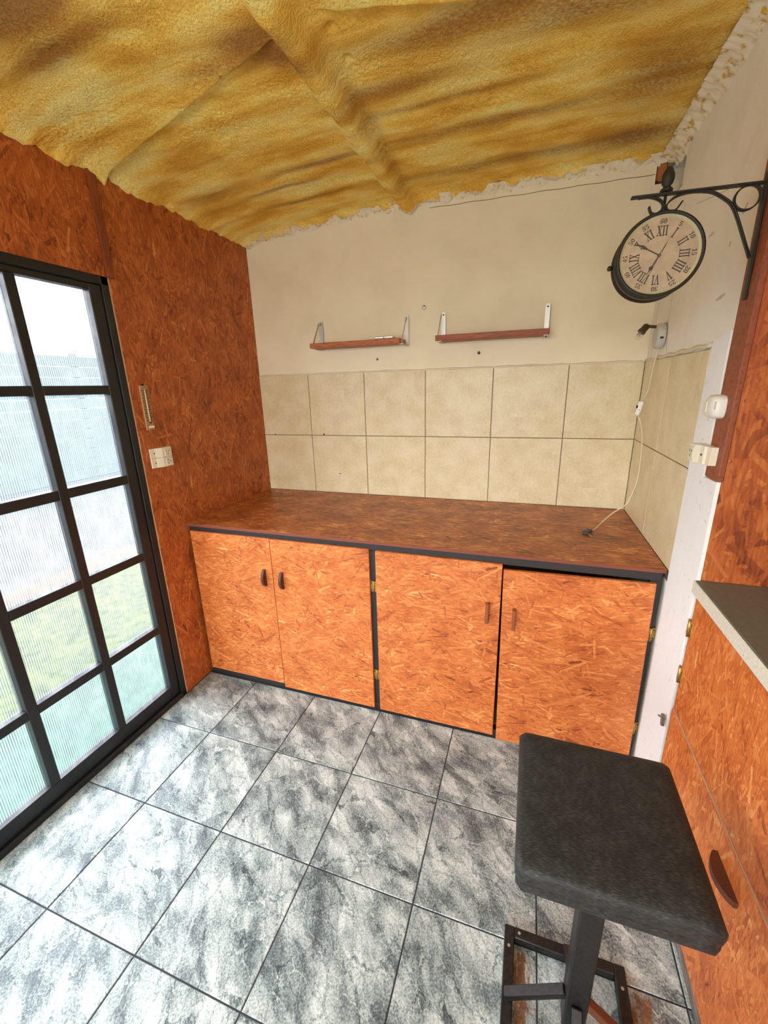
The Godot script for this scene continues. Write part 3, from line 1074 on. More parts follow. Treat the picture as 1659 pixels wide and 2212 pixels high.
# ------------------------------------------------------------------ furniture
func boat_handle(s: SurfaceTool, xf: Transform3D, ln: float, dp: float, th: float) -> void:
	# side profile: along y, standing out along x
	var p := PackedVector2Array()
	for i in 13:
		var t := i / 12.0
		p.append(Vector2(dp * pow(sin(PI * clampf(t * 0.92 + 0.05, 0.0, 1.0)), 0.55), -ln / 2 + ln * t))
	p.append(Vector2(0.0, ln / 2))
	p.append(Vector2(0.0, -ln / 2))
	extrude(s, p, th, xf * Transform3D(Basis(), Vector3(0, 0, -th / 2)))

func hinge(parent: Node3D, at: Vector3, basis: Basis) -> void:
	var h := Node3D.new()
	h.name = "hinge"
	parent.add_child(h, true)
	h.position = at
	h.basis = basis
	var s := nb()
	bx(s, Vector3(-0.010, 0, 0), Vector3(0.017, 0.052, 0.0016), 0.0005)
	bx(s, Vector3(0.010, 0, 0), Vector3(0.017, 0.052, 0.0016), 0.0005)
	put(s, "leaf", M["brass"], h)
	s = nb(true)
	tube(s, [Vector3(0, -0.027, 0.002), Vector3(0, 0.027, 0.002)], 0.0036, 8)
	put(s, "barrel", M["brass"], h)
	for q in [Vector3(-0.012, 0.017, 0), Vector3(-0.012, -0.017, 0), Vector3(0.012, 0.017, 0), Vector3(0.012, -0.017, 0)]:
		s = nb()
		lathe(s, [Vector2(0, 0.0016), Vector2(0.003, 0.0012), Vector2(0.003, 0)], 8, Transform3D(Basis(Vector3.RIGHT, PI / 2), q))
		put(s, "screw", M["slot"], h)

func build_cabinet() -> void:
	var c := thing("base_cabinet", "long base cabinet with four orange chipboard doors on a black frame", "cabinet", Vector3(0, 0, 0))
	var zf := 0.752
	var s := nb()
	bb(s, Vector3(0.003, 0.846, zf - 0.03), Vector3(W - 0.004, 0.884, zf), 0.002)
	put(s, "top_rail", M["black_frame"], c)
	s = nb()
	bb(s, Vector3(0.003, 0.001, zf - 0.03), Vector3(W - 0.004, 0.034, zf + 0.004), 0.002)
	put(s, "bottom_rail", M["black_frame"], c)
	for q in [[0.003, 0.03], [1.0, 1.034], [2.085, W - 0.004]]:
		s = nb()
		bb(s, Vector3(q[0], 0.034, zf - 0.03), Vector3(q[1], 0.846, zf), 0.002)
		put(s, "upright", M["black_frame"], c)
	s = nb()
	bb(s, Vector3(0.01, 0.03, 0.02), Vector3(W - 0.01, 0.86, 0.03))
	put(s, "back_panel", M["bare_board"], c)
	s = nb()
	bb(s, Vector3(0.01, 0.03, 0.03), Vector3(W - 0.01, 0.04, zf - 0.032))
	put(s, "bottom_panel", M["bare_board"], c)
	# doors: x0, x1, y0, y1, lean, forward
	var dd := [[0.018, 0.4905, 0.036, 0.858, 0.0, 0.0], [0.4925, 1.0015, 0.014, 0.857, 0.0, 0.0], [1.031, 1.571, 0.012, 0.853, 0.0, 0.0], [1.581, 2.108, -0.004, 0.829, 0.012, 0.004]]
	var names := ["oval", "oval", "stick", "stick"]
	var hx := [0.447, 0.545, 1.521, 1.629]
	var hy := [0.652, 0.648, 0.636, 0.622]
	for i in 4:
		var q: Array = dd[i]
		var ctr := Vector3((q[0] + q[1]) / 2, (q[2] + q[3]) / 2, zf + 0.008 + q[5])
		s = nb()
		bx(s, Vector3.ZERO, Vector3(q[1] - q[0], q[3] - q[2], 0.015), 0.0015)
		var d := put(s, "door", M["chipboard_door_%d" % i], c, ctr)
		d.rotation.z = q[4]
		if i == 3:
			d.position.y += 0.008
			d.rotation.y = 0.012
		s = nb()
		var hp := Vector3(hx[i], hy[i], zf + 0.0155 + q[5]) - ctr
		if i < 2:
			boat_handle(s, Transform3D(Basis(Vector3.BACK, Vector3.UP, Vector3.LEFT), Vector3.ZERO), 0.088, 0.03, 0.013)
			put(s, "handle", M["dark_wood"], d, hp)
		else:
			bx(s, Vector3(0, 0, 0.013), Vector3(0.014, 0.09, 0.026), 0.002)
			put(s, "handle", M["mid_wood"], d, hp)
	for y in [0.674, 0.203]:
		hinge(c, Vector3(1.017, y, zf + 0.0022), Basis())
	for y in [0.63, 0.2]:
		hinge(c, Vector3(2.113, y, zf + 0.006), Basis(Vector3.UP, 0.5))
	# worktop
	s = nb()
	bb(s, Vector3(0.001, 0.885, 0.001), Vector3(W - 0.001, 0.9, 0.772), 0.0015)
	var t := put(s, "worktop", M["chipboard_worktop"])
	tag(t, "dark varnished chipboard worktop on the long base cabinet", "worktop")
	s = nb()
	bb(s, Vector3(0.002, 0.886, 0.7715), Vector3(W - 0.002, 0.899, 0.7735), 0.0004)
	put(s, "front_edge", M["chipboard_edge"], t)

func build_side_cabinet() -> void:
	var x0 := W + 0.004
	var c := thing("side_cabinet", "orange chipboard cabinet with flap doors under the grey counter", "cabinet", Vector3.ZERO)
	var s := nb()
	bb(s, Vector3(x0 + 0.012, 0.001, PZ + 0.002), Vector3(x0 + 0.03, 0.93, PZ + 0.03), 0.001)
	bb(s, Vector3(x0 + 0.012, 0.001, 2.57), Vector3(x0 + 0.03, 0.93, 2.6), 0.001)
	bb(s, Vector3(x0 + 0.012, 0.90, PZ + 0.03), Vector3(x0 + 0.03, 0.93, 2.57), 0.001)
	bb(s, Vector3(x0 + 0.012, 0.52, PZ + 0.03), Vector3(x0 + 0.03, 0.555, 2.57), 0.001)
	put(s, "carcass_frame", M["frame_grey"], c)
	s = nb()
	bb(s, Vector3(x0 + 0.03, 0.001, 2.58), Vector3(RX - 0.01, 0.93, 2.6))
	put(s, "end_panel", M["chipboard_side_1"], c)
	s = nb()
	bb(s, Vector3(x0 - 0.004, 0.0005, PZ + 0.02), Vector3(x0 + 0.012, 0.044, 2.6), 0.003)
	put(s, "kick_board", M["grey_wood"], c)
	var rows := [[0.545, 0.929, 1.038, 1.86], [0.046, 0.535, 1.03, 1.86], [0.545, 0.929, 1.866, 2.58], [0.046, 0.535, 1.866, 2.58]]
	for i in 4:
		var q: Array = rows[i]
		var ctr := Vector3(x0 + 0.004, (q[0] + q[1]) / 2, (q[2] + q[3]) / 2)
		s = nb()
		bx(s, Vector3.ZERO, Vector3(0.016, q[1] - q[0], q[3] - q[2]), 0.0012)
		var d := put(s, "door", M["chipboard_side_%d" % (i % 2)], c, ctr)
		if i % 2 == 1:
			s = nb()
			boat_handle(s, Transform3D(Basis(Vector3.LEFT, Vector3.BACK, Vector3.UP), Vector3.ZERO), 0.112, 0.029, 0.016)
			put(s, "handle", M["dark_wood"], d, Vector3(-0.0075, (0.455 if i == 1 else 0.47) - ctr.y, (1.485 if i == 1 else 2.2) - ctr.z))
			s = nb()
			bb(s, Vector3(-0.007, 0.2455, -(q[3] - q[2]) / 2 + 0.004), Vector3(0.006, 0.248, (q[3] - q[2]) / 2 - 0.004))
			put(s, "pale_top_edge", M["pink_line"], d)
	for y in [0.825, 0.662]:
		hinge(c, Vector3(x0 - 0.004, y, 1.034), Basis(Vector3.UP, -PI / 2))
	# small turned catch at the corner
	s = nb()
	bar(s, Vector3(W - 0.012, 0.488, 1.005), Vector3(W - 0.014, 0.452, 1.022), Vector3.RIGHT, 0.012, 0.009, 0.003)
	bar(s, Vector3(W - 0.004, 0.47, 1.008), Vector3(W - 0.022, 0.47, 0.994), Vector3.UP, 0.006, 0.006, 0.002)
	put(s, "catch", M["grey_wood"], c)
	# grey counter
	s = nb()
	bb(s, Vector3(W - 0.006, 0.938, PZ + 0.001), Vector3(RX - 0.002, 0.977, 2.64), 0.004)
	var t := put(s, "grey_counter", M["grey_slab"])
	tag(t, "grey counter slab with a worn pale edge in front of the chipboard partition", "counter")
	s = nb()
	bb(s, Vector3(W - 0.0085, 0.937, PZ + 0.002), Vector3(W - 0.004, 0.976, 2.64), 0.002)
	put(s, "worn_edge", M["slab_edge"], t)

func build_stool() -> void:
	var t := thing("bar_stool", "black bar stool with padded square seat on a single steel post", "stool", Vector3(1.822, 0, 1.627))
	var hw := 0.155
	var b := 0.027
	var s := nb()
	for q in [[Vector3(-hw, 0.001, -hw), Vector3(-hw + b, 0.026, hw)], [Vector3(hw - b, 0.001, -hw), Vector3(hw, 0.026, hw)], [Vector3(-hw + b, 0.001, -hw), Vector3(hw - b, 0.026, -hw + b)], [Vector3(-hw + b, 0.001, hw - b), Vector3(hw - b, 0.026, hw)]]:
		bb(s, q[0], q[1], 0.002)
	put(s, "base_frame", M["stool_steel"], t)
	for q in [[Vector3(-hw + 0.01, 0.03, 0), Vector3(-0.01, 0.125, -0.004), 0], [Vector3(hw - 0.01, 0.03, 0), Vector3(0.03, 0.125, 0), 1], [Vector3(0.012, 0.03, -hw + 0.01), Vector3(0.012, 0.125, -0.02), 0], [Vector3(0.012, 0.03, hw - 0.01), Vector3(0.012, 0.125, 0.02), 0]]:
		s = nb()
		var along: Vector3 = q[1] - q[0]
		bar(s, q[0], q[1], Vector3.UP.cross(along), 0.022, 0.02, 0.002)
		put(s, "strut", M["rusty_steel"] if q[2] == 1 else M["stool_steel"], t)
	for q in [Vector3(-hw + 0.013, 0.026, -hw + 0.05), Vector3(-hw + 0.04, 0.026, -hw + 0.013), Vector3(hw - 0.013, 0.026, -hw + 0.05)]:
		s = nb()
		lathe(s, [Vector2(0, 0.0005), Vector2(0.004, 0.0005), Vector2(0.004, -0.001)], 10, Transform3D(Basis(), q))
		put(s, "screw", M["zinc"], t)  # heads added where the frame has open screw holes
	s = nb()
	bb(s, Vector3(-0.012, 0.02, -0.032), Vector3(0.038, 0.635, 0.018), 0.004)
	put(s, "post", M["stool_steel"], t)
	s = nb()
	bb(s, Vector3(-0.09, 0.628, -0.10), Vector3(0.115, 0.636, 0.09), 0.002)
	put(s, "seat_plate", M["stool_steel"], t)
	# seat: padded square, soft shoulders, folded corners
	var cx := 0.006
	var cz := -0.018
	s = nb(true)
	var n := 96
	var lev := [[0.0, 0.636, 0.05], [0.150, 0.636, 0.008], [0.158, 0.6385, 0.009], [0.1605, 0.644, 0.01], [0.1605, 0.654, 0.01], [0.1575, 0.6595, 0.011], [0.1605, 0.664, 0.012], [0.1635, 0.674, 0.013], [0.1635, 0.687, 0.014], [0.160, 0.6955, 0.016], [0.153, 0.7005, 0.018], [0.138, 0.7035, 0.022], [0.08, 0.7055, 0.03], [0.0, 0.706, 0.04]]
	var rings := []
	for l in lev:
		var ring := []
		for k in n:
			var a := TAU * (k + 0.5) / n
			var r: float = l[0]
			var cr: float = minf(l[2], r)
			# rounded square
			var e := maxf(absf(cos(a)), absf(sin(a)))
			var p := Vector2(cos(a), sin(a)) / e * r
			var q := Vector2(clampf(p.x, -r + cr, r - cr), clampf(p.y, -r + cr, r - cr))
			if p.distance_to(q) > cr and cr > 0.0:
				p = q + (p - q).normalized() * cr
			ring.append(Vector3(cx + p.x, l[1], cz + p.y * 1.03))
		rings.append(ring)
	for i in lev.size() - 1:
		for k in n:
			var k2: int = (k + 1) % n
			var a: Vector3 = rings[i][k]
			var mid: Vector3 = (rings[i][k] + rings[i + 1][k2]) / 2.0 - Vector3(cx, 0.668, cz)
			var up := -1.0 if i == 0 else 1.0 if i > 8 else 0.0
			var out := Vector3(mid.x, 0, mid.z).normalized() * (0.0 if i == 0 else 0.4) + Vector3.UP * up
			if lev[i][0] < 1e-6:
				tri(s, a, rings[i + 1][k], rings[i + 1][k2], out)
			elif lev[i + 1][0] < 1e-6:
				tri(s, a, rings[i][k2], rings[i + 1][k], out)
			else:
				quad(s, a, rings[i][k2], rings[i + 1][k2], rings[i + 1][k], out)
	put(s, "seat", M["seat_cover"], t)
	for sx in [-1.0, 1.0]:
		s = nb(true)
		tube(s, [Vector3(cx + sx * 0.150, 0.664, cz + 0.162), Vector3(cx + sx * 0.143, 0.672, cz + 0.1665), Vector3(cx + sx * 0.132, 0.69, cz + 0.163)], 0.0035, 6)
		put(s, "corner_fold", M["seat_cover"], t)

# ------------------------------------------------------------------ wall things
func bracket(parent: Node3D, x: float, at_wall_top: float, y0: float, depth: float, inner: float) -> void:
	# flat steel strap on the wall, foot under the board and a slanting arm
	var b := Node3D.new()
	b.name = "bracket"
	parent.add_child(b, true)
	var s := nb()
	var zw := 0.001
	var p := PackedVector2Array()
	for i in 9:
		var a := PI * i / 8.0
		p.append(Vector2(0.011 * cos(a), at_wall_top - 0.011 + 0.011 * sin(a)))
	p.append(Vector2(-0.011, y0 - 0.004))
	p.append(Vector2(0.011, y0 - 0.004))
	extrude(s, p, 0.003, Transform3D(Basis(), Vector3(x, 0, zw)))
	bb(s, Vector3(x - 0.011, y0 - 0.0035, zw), Vector3(x + 0.011, y0 - 0.0005, depth - 0.012), 0.0005)
	bar(s, Vector3(x + inner, at_wall_top - 0.012, 0.006), Vector3(x + inner, y0 + 0.0, depth - 0.014), Vector3.BACK, 0.012, 0.0025, 0.0005)
	put(s, "strap", M["zinc"], b)
	for q in [Transform3D(Basis(Vector3.RIGHT, PI / 2), Vector3(x, at_wall_top - 0.014, 0.004)), Transform3D(Basis(Vector3.RIGHT, PI), Vector3(x, y0 - 0.0035, 0.04)), Transform3D(Basis(Vector3.RIGHT, PI), Vector3(x, y0 - 0.0035, 0.075))]:
		s = nb()
		lathe(s, [Vector2(0, 0.0022), Vector2(0.0032, 0.0016), Vector2(0.004, 0)], 10, q)
		put(s, "screw", M["slot"], b)

func build_shelves() -> void:
	var y0 := 1.757
	var y1 := 1.783
	for i in 2:
		var a: float = [0.437, 1.15][i]
		var b: float = [0.962, 1.69][i]
		var t := thing("wall_shelf", ["short wooden shelf carrying a small silver case", "empty reddish wooden shelf next to the corner clock"][i], "shelf", Vector3.ZERO, "narrow shelves over the tiles")
		var s := nb()
		bb(s, Vector3(a, y0, 0.004), Vector3(b, y1, 0.12), 0.002)
		put(s, "board", M["shelf_wood" if i == 0 else "shelf_wood_dark"], t)
		bracket(t, a + 0.019, 1.906, y0, 0.12, -0.012)
		bracket(t, b + (0.006 if i == 0 else -0.012), 1.906, y0, 0.12, 0.0 if i == 0 else 0.0125)
	var k := thing("metal_case", "small flat silver case lying on the left shelf", "case", Vector3(0.875, 1.783, 0.078))
	for q in [-0.027, 0.025]:
		var s := nb()
		bx(s, Vector3(q, 0.0065, 0.004), Vector3(0.05, 0.012, 0.075), 0.003, Basis(Vector3.UP, 0.06))
		put(s, "lid" if q < 0 else "body", M["satin_metal"], k)
	# hooks
	var e := thing("eye_hook", "small metal ring hook on the wall between the two shelves", "hook", Vector3(1.064, 1.944, -0.008))
	var s2 := nb(true)
	tube(s2, [Vector3(0, 0, 0), Vector3(0, 0, 0.008)], 0.0028, 8)
	put(s2, "shank", M["iron"], e)
	s2 = nb(true)
	var ring := []
	for i in 20:
		ring.append(Vector3(0.0095 * sin(TAU * i / 20), -0.008 + 0.0105 * cos(TAU * i / 20), 0.009))
	tube(s2, ring, 0.0016, 6, true)
	put(s2, "ring", M["zinc"], e)
	var h := thing("wall_peg", "silver headed peg sticking out below the left shelf", "peg", Vector3(0.792, 1.691, -0.008))
	s2 = nb()
	lathe(s2, [Vector2(0.0, 0), Vector2(0.006, 0), Vector2(0.006, 0.004), Vector2(0.002, 0.006), Vector2(0.002, 0.026)], 10, Transform3D(Basis(Vector3.RIGHT, PI / 2 - 0.1) * Basis(Vector3.FORWARD, 0.2), Vector3.ZERO))
	put(s2, "pin", M["bronze"], h)
	s2 = nb(true)
	lathe(s2, [Vector2(0, 0.03), Vector2(0.0045, 0.0285), Vector2(0.005, 0.026), Vector2(0, 0.0255)], 10, Transform3D(Basis(Vector3.RIGHT, PI / 2 - 0.1) * Basis(Vector3.FORWARD, 0.2), Vector3.ZERO))
	put(s2, "head", M["satin_metal"], h)
	var sc := thing("wall_screw", "dark screw head in the plaster below the reddish shelf", "screw", Vector3(1.356, 1.698, -0.008))
	s2 = nb()
	lathe(s2, [Vector2(0.0, 0.008), Vector2(0.004, 0.0075), Vector2(0.0075, 0.005), Vector2(0.0075, 0)], 12, Transform3D(Basis(Vector3.RIGHT, PI / 2), Vector3.ZERO))
	put(s2, "screw_head", M["slot"], sc)
	s2 = nb()
	bx(s2, Vector3(0, 0, 0.0081), Vector3(0.008, 0.0012, 0.0006))
	put(s2, "slot_mark", M["zinc"], sc)

func letters(parent: Node3D, text: String, called: String, at: Vector3, ang: float, height: float, stretch: Vector2, m: Material, font: Font) -> void:
	var tm := TextMesh.new()
	tm.text = text
	tm.font = font
	tm.font_size = 64
	tm.pixel_size = height / 46.0
	tm.depth = 0.0006
	tm.curve_step = 4.0
	var o := put_mesh(tm, called, m, parent, at)
	o.rotation.z = ang
	o.scale = Vector3(stretch.x, stretch.y, 1.0)

func build_clock() -> void:
	var zc := 0.965
	var t := thing("bracket_clock", "round black double-sided clock hanging from a scrolled wrought iron bracket", "clock", Vector3(0, 0, zc))
	var Zd := Vector3.BACK
	var V := func(a: Array) -> Array: return a.map(func(q): return Vector3(q[0], q[1], 0))
	var curve := func(a: Array) -> Array:
		var c := Curve3D.new()
		for i in a.size():
			var p := Vector3(a[i][0], a[i][1], 0)
			var p0 := Vector3(a[maxi(i - 1, 0)][0], a[maxi(i - 1, 0)][1], 0)
			var p1 := Vector3(a[mini(i + 1, a.size() - 1)][0], a[mini(i + 1, a.size() - 1)][1], 0)
			var d := (p1 - p0) / 6.0
			c.add_point(p, -d, d)
		return Array(c.tessellate(4, 3.0))
	var s := nb()
	bar(s, Vector3(1.839, 1.985, 0), Vector3(2.118, 1.977, 0), Zd, 0.016, 0.005, 0.001)
	put(s, "arm", M["iron"], t)
	s = nb()
	bar(s, Vector3(2.1205, 2.0, 0), Vector3(2.1225, 1.726, 0), Zd, 0.016, 0.005, 0.001)
	put(s, "wall_bar", M["iron"], t)
	s = nb(true)
	strip(s, curve.call([[2.116, 1.820], [2.082, 1.897], [2.061, 1.937], [2.038, 1.958], [2.012, 1.973], [1.976, 1.979], [1.949, 1.977], [1.929, 1.968], [1.921, 1.957], [1.924, 1.947], [1.935, 1.943], [1.944, 1.947], [1.954, 1.962]]), Zd, 0.013, 0.0035)
	put(s, "brace", M["iron"], t)
	s = nb(true)
	strip(s, curve.call([[1.856, 1.982], [1.881, 1.981], [1.902, 1.973], [1.912, 1.962], [1.911, 1.950], [1.899, 1.942], [1.888, 1.946], [1.882, 1.960]]), Zd, 0.013, 0.0035)
	put(s, "scroll", M["iron"], t)
	var ring := []
	for i in 28:
		ring.append(Vector3(2.0885 + 0.026 * cos(TAU * i / 28), 1.9505 + 0.026 * sin(TAU * i / 28), 0))
	s = nb(true)
	strip(s, ring, Zd, 0.013, 0.003, true)
	put(s, "ring", M["iron"], t)
	s = nb(true)
	tube(s, [Vector3(1.916, 1.99, 0), Vector3(1.9155, 1.93, 0)], 0.0035, 8)
	put(s, "stem", M["iron"], t)
	s = nb(true)
	lathe(s, [Vector2(0, 0), Vector2(0.014, 0), Vector2(0.0145, 0.004), Vector2(0.0085, 0.009), Vector2(0.0085, 0.012), Vector2(0.0125, 0.017), Vector2(0.0145, 0.026), Vector2(0.0135, 0.036), Vector2(0.009, 0.046), Vector2(0.004, 0.053), Vector2(0, 0.055)], 16, Transform3D(Basis(), Vector3(1.916, 1.988, 0)))
	put(s, "finial", M["iron"], t)
	# case
	var cc := Vector3(1.913, 1.839, 0)
	var xf := Transform3D(Basis(Vector3.RIGHT, PI / 2), cc)   # lathe axis along +z
	s = nb(true)
	var pr := []
	for sg in [-1.0, 1.0]:
		var half := [Vector2(0.088, 0.039), Vector2(0.0895, 0.0435), Vector2(0.093, 0.045), Vector2(0.0965, 0.043), Vector2(0.0975, 0.037), Vector2(0.0945, 0.031), Vector2(0.0915, 0.027), Vector2(0.0915, 0.016), Vector2(0.0945, 0.012), Vector2(0.0955, 0.0)]
		if sg < 0:
			for q in half:
				pr.append(Vector2(q.x, -q.y))
		else:
			half.reverse()
			pr.append_array(half.slice(1))
	lathe(s, pr, 64, xf)
	put(s, "case", M["iron"], t)
	for sg in [1.0, -1.0]:
		s = nb()
		lathe(s, [Vector2(0.0, 0.0345 * sg), Vector2(0.0885, 0.0345 * sg)] if sg > 0 else [Vector2(0.0885, -0.0345), Vector2(0.0, -0.0345)], 64, xf)
		put(s, "dial", M["dial"], t)
		s = nb(true)
		var rp := [Vector2(0.0835, 0.0348 * sg), Vector2(0.0885, 0.0415 * sg)]
		if sg < 0:
			rp.reverse()
		lathe(s, rp, 64, xf)
		put(s, "inner_ring", M["dial_ring"], t)
		s = nb()
		lathe(s, [Vector2(0.0, 0.0425 * sg), Vector2(0.0892, 0.0425 * sg)] if sg > 0 else [Vector2(0.0892, -0.0425), Vector2(0.0, -0.0425)], 48, xf)
		put(s, "glass", M["clear_glass"], t)
	s = nb(true)
	tube(s, [cc + Vector3(-0.097, -0.012, 0.004), cc + Vector3(-0.110, -0.013, 0.004)], 0.0035, 8)
	tube(s, [cc + Vector3(-0.106, -0.012, 0.0), cc + Vector3(-0.106, -0.012, 0.010)], 0.006, 8)
	put(s, "latch", M["iron"], t)
	s = nb()
	bx(s, cc + Vector3(0.098, 0.0, 0.014), Vector3(0.006, 0.026, 0.02), 0.002)
	put(s, "hinge_lug", M["iron"], t)
	# numerals, tops outwards
	var serif := SystemFont.new()
	serif.font_names = PackedStringArray(["Droid Serif"])
	serif.font_weight = 700
	var rom := ["XII", "I", "II", "III", "IIII", "V", "VI", "VII", "VIII", "IX", "X", "XI"]
	var minute := ["60", "5", "10", "15", "20", "25", "30", "35", "40", "45", "50", "55"]
	for i in 12:
		var a := -TAU * i / 12.0
		var dir := Vector3(-sin(a), cos(a), 0)
		letters(t, rom[i], "numeral", cc + dir * 0.0545 + Vector3(0, 0, 0.0349), a, 0.0145, Vector2(0.8, 1.55), M["ink"], serif)
		letters(t, minute[i], "minute_figure", cc + dir * 0.0755 + Vector3(0, 0, 0.0349), a, 0.0105, Vector2(0.95, 1.0), M["ink"], serif)
	# hands
	var hd := func(ang: float, ln: float, w: float, back: float, z: float, called: String, spear: float) -> void:
		var q := nb()
		var p := PackedVector2Array([Vector2(-w / 2, -back), Vector2(w / 2, -back), Vector2(w / 2, ln * 0.5), Vector2(spear, ln * 0.62), Vector2(w / 2, ln * 0.74), Vector2(0.0003, ln), Vector2(-0.0003, ln), Vector2(-w / 2, ln * 0.74), Vector2(-spear, ln * 0.62), Vector2(-w / 2, ln * 0.5)])
		extrude(q, p, 0.0006, Transform3D(Basis(Vector3.BACK, -ang), cc + Vector3(0, 0, z)))
		put(q, called, M["ink"], t)
	hd.call(deg_to_rad(208), 0.05, 0.0028, 0.004, 0.0366, "hour_hand", 0.0055)
	hd.call(deg_to_rad(300), 0.066, 0.0026, 0.004, 0.0376, "minute_hand", 0.0036)
	hd.call(deg_to_rad(201), 0.062, 0.0008, 0.0, 0.0386, "second_hand", 0.0005)
	hd.call(deg_to_rad(26), 0.032, 0.0022, 0.0, 0.0386, "second_hand_tail", 0.0014)
	s = nb(true)
	lathe(s, [Vector2(0, 0.0405), Vector2(0.003, 0.040), Vector2(0.004, 0.038), Vector2(0.004, 0.035)], 14, xf)
	put(s, "hub", M["bronze"], t)

func build_lamp() -> void:
	var t := thing("wall_lamp", "small unlit spot lamp with bare clear bulb on grey round base", "lamp", Vector3(W, 1.712, 0.232))
	var out := Basis(Vector3.BACK, PI / 2)     # lathe axis along -x
	var s := nb(true)
	lathe(s, [Vector2(0, 0.030), Vector2(0.030, 0.030), Vector2(0.044, 0.028), Vector2(0.0475, 0.024), Vector2(0.05, 0.0), Vector2(0.0, -0.004)], 36, Transform3D(out, Vector3.ZERO))
	put(s, "base", M["grey_plastic"], t)
	s = nb()
	bx(s, Vector3(-0.014, -0.01, 0.049), Vector3(0.012, 0.008, 0.004), 0.001)
	put(s, "screw", M["iron"], t)
	s = nb(true)
	tube(s, [Vector3(-0.026, 0.036, 0), Vector3(-0.046, 0.038, 0), Vector3(-0.062, 0.041, 0), Vector3(-0.068, 0.036, 0)], 0.006, 10)
	put(s, "arm", M["bronze"], t)
	var d := Vector3(-0.028, -0.036, 0.004).normalized()
	var side := d.cross(Vector3.BACK).normalized()
	var xf := Transform3D(Basis(side, d, side.cross(d)), Vector3(-0.060, 0.046, 0))
	s = nb(true)
	lathe(s, [Vector2(0, -0.002), Vector2(0.008, 0.0), Vector2(0.0135, 0.006), Vector2(0.0135, 0.028), Vector2(0.0155, 0.029), Vector2(0.0155, 0.038), Vector2(0.0, 0.038)], 24, xf)
	put(s, "socket", M["bronze"], t)
	s = nb(true)
	lathe(s, [Vector2(0.010, 0.036), Vector2(0.0145, 0.039), Vector2(0.0185, 0.046), Vector2(0.0185, 0.052), Vector2(0.015, 0.060), Vector2(0.008, 0.065), Vector2(0, 0.0665)], 24, xf)
	put(s, "bulb", M["bulb_glass"], t)
	s = nb(true)
	lathe(s, [Vector2(0.004, 0.036), Vector2(0.0055, 0.045), Vector2(0.009, 0.05), Vector2(0, 0.054)], 16, xf)
	put(s, "bulb_reflector", M["satin_metal"], t)

	# flex from the lamp with switch and plug
	var c := thing("power_cord", "cream lamp cord with inline switch and grey plug on the worktop", "cord", Vector3.ZERO)
	s = nb(true)
	tube(s, smooth_path([Vector3(W - 0.012, 1.664, 0.236), Vector3(2.112, 1.60, 0.222), Vector3(2.11, 1.503, 0.205), Vector3(2.096, 1.452, 0.197)]), 0.0028, 8)
	put(s, "cable", M["cable"], c)
	s = nb(true)
	tube(s, smooth_path([Vector3(2.083, 1.391, 0.2), Vector3(2.094, 1.37, 0.205), Vector3(2.106, 1.33, 0.21), Vector3(2.112, 1.285, 0.216), Vector3(2.112, 1.206, 0.24), Vector3(2.109, 1.103, 0.25), Vector3(2.086, 1.009, 0.25), Vector3(2.067, 0.981, 0.25), Vector3(2.023, 0.944, 0.255), Vector3(1.985, 0.912, 0.285), Vector3(1.945, 0.9045, 0.375), Vector3(1.916, 0.908, 0.418)]), 0.0028, 8)
	put(s, "cable", M["cable"], c)
	var a := Vector3(2.0925, 1.4505, 0.2)
	var b := Vector3(2.0805, 1.391, 0.2)
	s = nb()
	bar(s, a, b, Vector3(1, 0, 0.45), 0.021, 0.016, 0.003)
	var sw := put(s, "inline_switch", M["bright_plastic"], c)
	s = nb()
	bx(s, a.lerp(b, 0.45) + Vector3(-0.0105, 0.004, 0.002), Vector3(0.006, 0.012, 0.007), 0.001)
	put(s, "rocker", M["slot"], sw)
	s = nb()
	bx(s, a.lerp(b, 0.62) + Vector3(0.0, 0, 0.0105), Vector3(0.003, 0.003, 0.002), 0.0004)
	put(s, "screw", M["slot"], sw)
	var dir := Vector3(-0.5, 0, 0.86)
	s = nb()
	bar(s, Vector3(1.918, 0.909, 0.415), Vector3(1.893, 0.909, 0.458), Vector3.UP, 0.016, 0.026, 0.004)
	var pl := put(s, "plug", M["dark_grey_plastic"], c)
	for k in [-0.007, 0.007]:
		s = nb()
		bar(s, Vector3(1.905 + k * 0.4, 0.906, 0.45 + k), Vector3(1.916 + k * 0.4, 0.9025, 0.476 + k), Vector3.UP, 0.002, 0.005)
		put(s, "pin", M["satin_metal"], pl)

func smooth_path(p: Array) -> Array:
	var c := Curve3D.new()
	for i in p.size():
		var d: Vector3 = (p[mini(i + 1, p.size() - 1)] - p[maxi(i - 1, 0)]) / 6.0
		c.add_point(p[i], -d, d)
	return Array(c.tessellate(4, 4.0))

func socket_module(parent: Node3D, at: Vector3, basis: Basis, turned: bool) -> void:
	# one three-slot socket insert facing local +z
	var o := Node3D.new()
	o.name = "socket_insert"
	parent.add_child(o, true)
	o.position = at
	o.basis = basis
	var s := nb()
	bx(s, Vector3.ZERO, Vector3(0.034, 0.034, 0.003), 0.0008)
	put(s, "face", M["white_plastic"], o)
	for q in [[-0.0075, 0.005, 0.5], [0.0075, 0.005, -0.5], [0.0, -0.008, 0.0]]:
		s = nb()
		var p := Vector2(q[0], q[1])
		var r: float = q[2]
		if turned:
			p = p.rotated(PI / 2)
			r += PI / 2
		bx(s, Vector3(p.x, p.y, 0.0016), Vector3(0.0026, 0.0085, 0.0006), 0.0, Basis(Vector3.BACK, r))
		put(s, "slot", M["slot"], o)

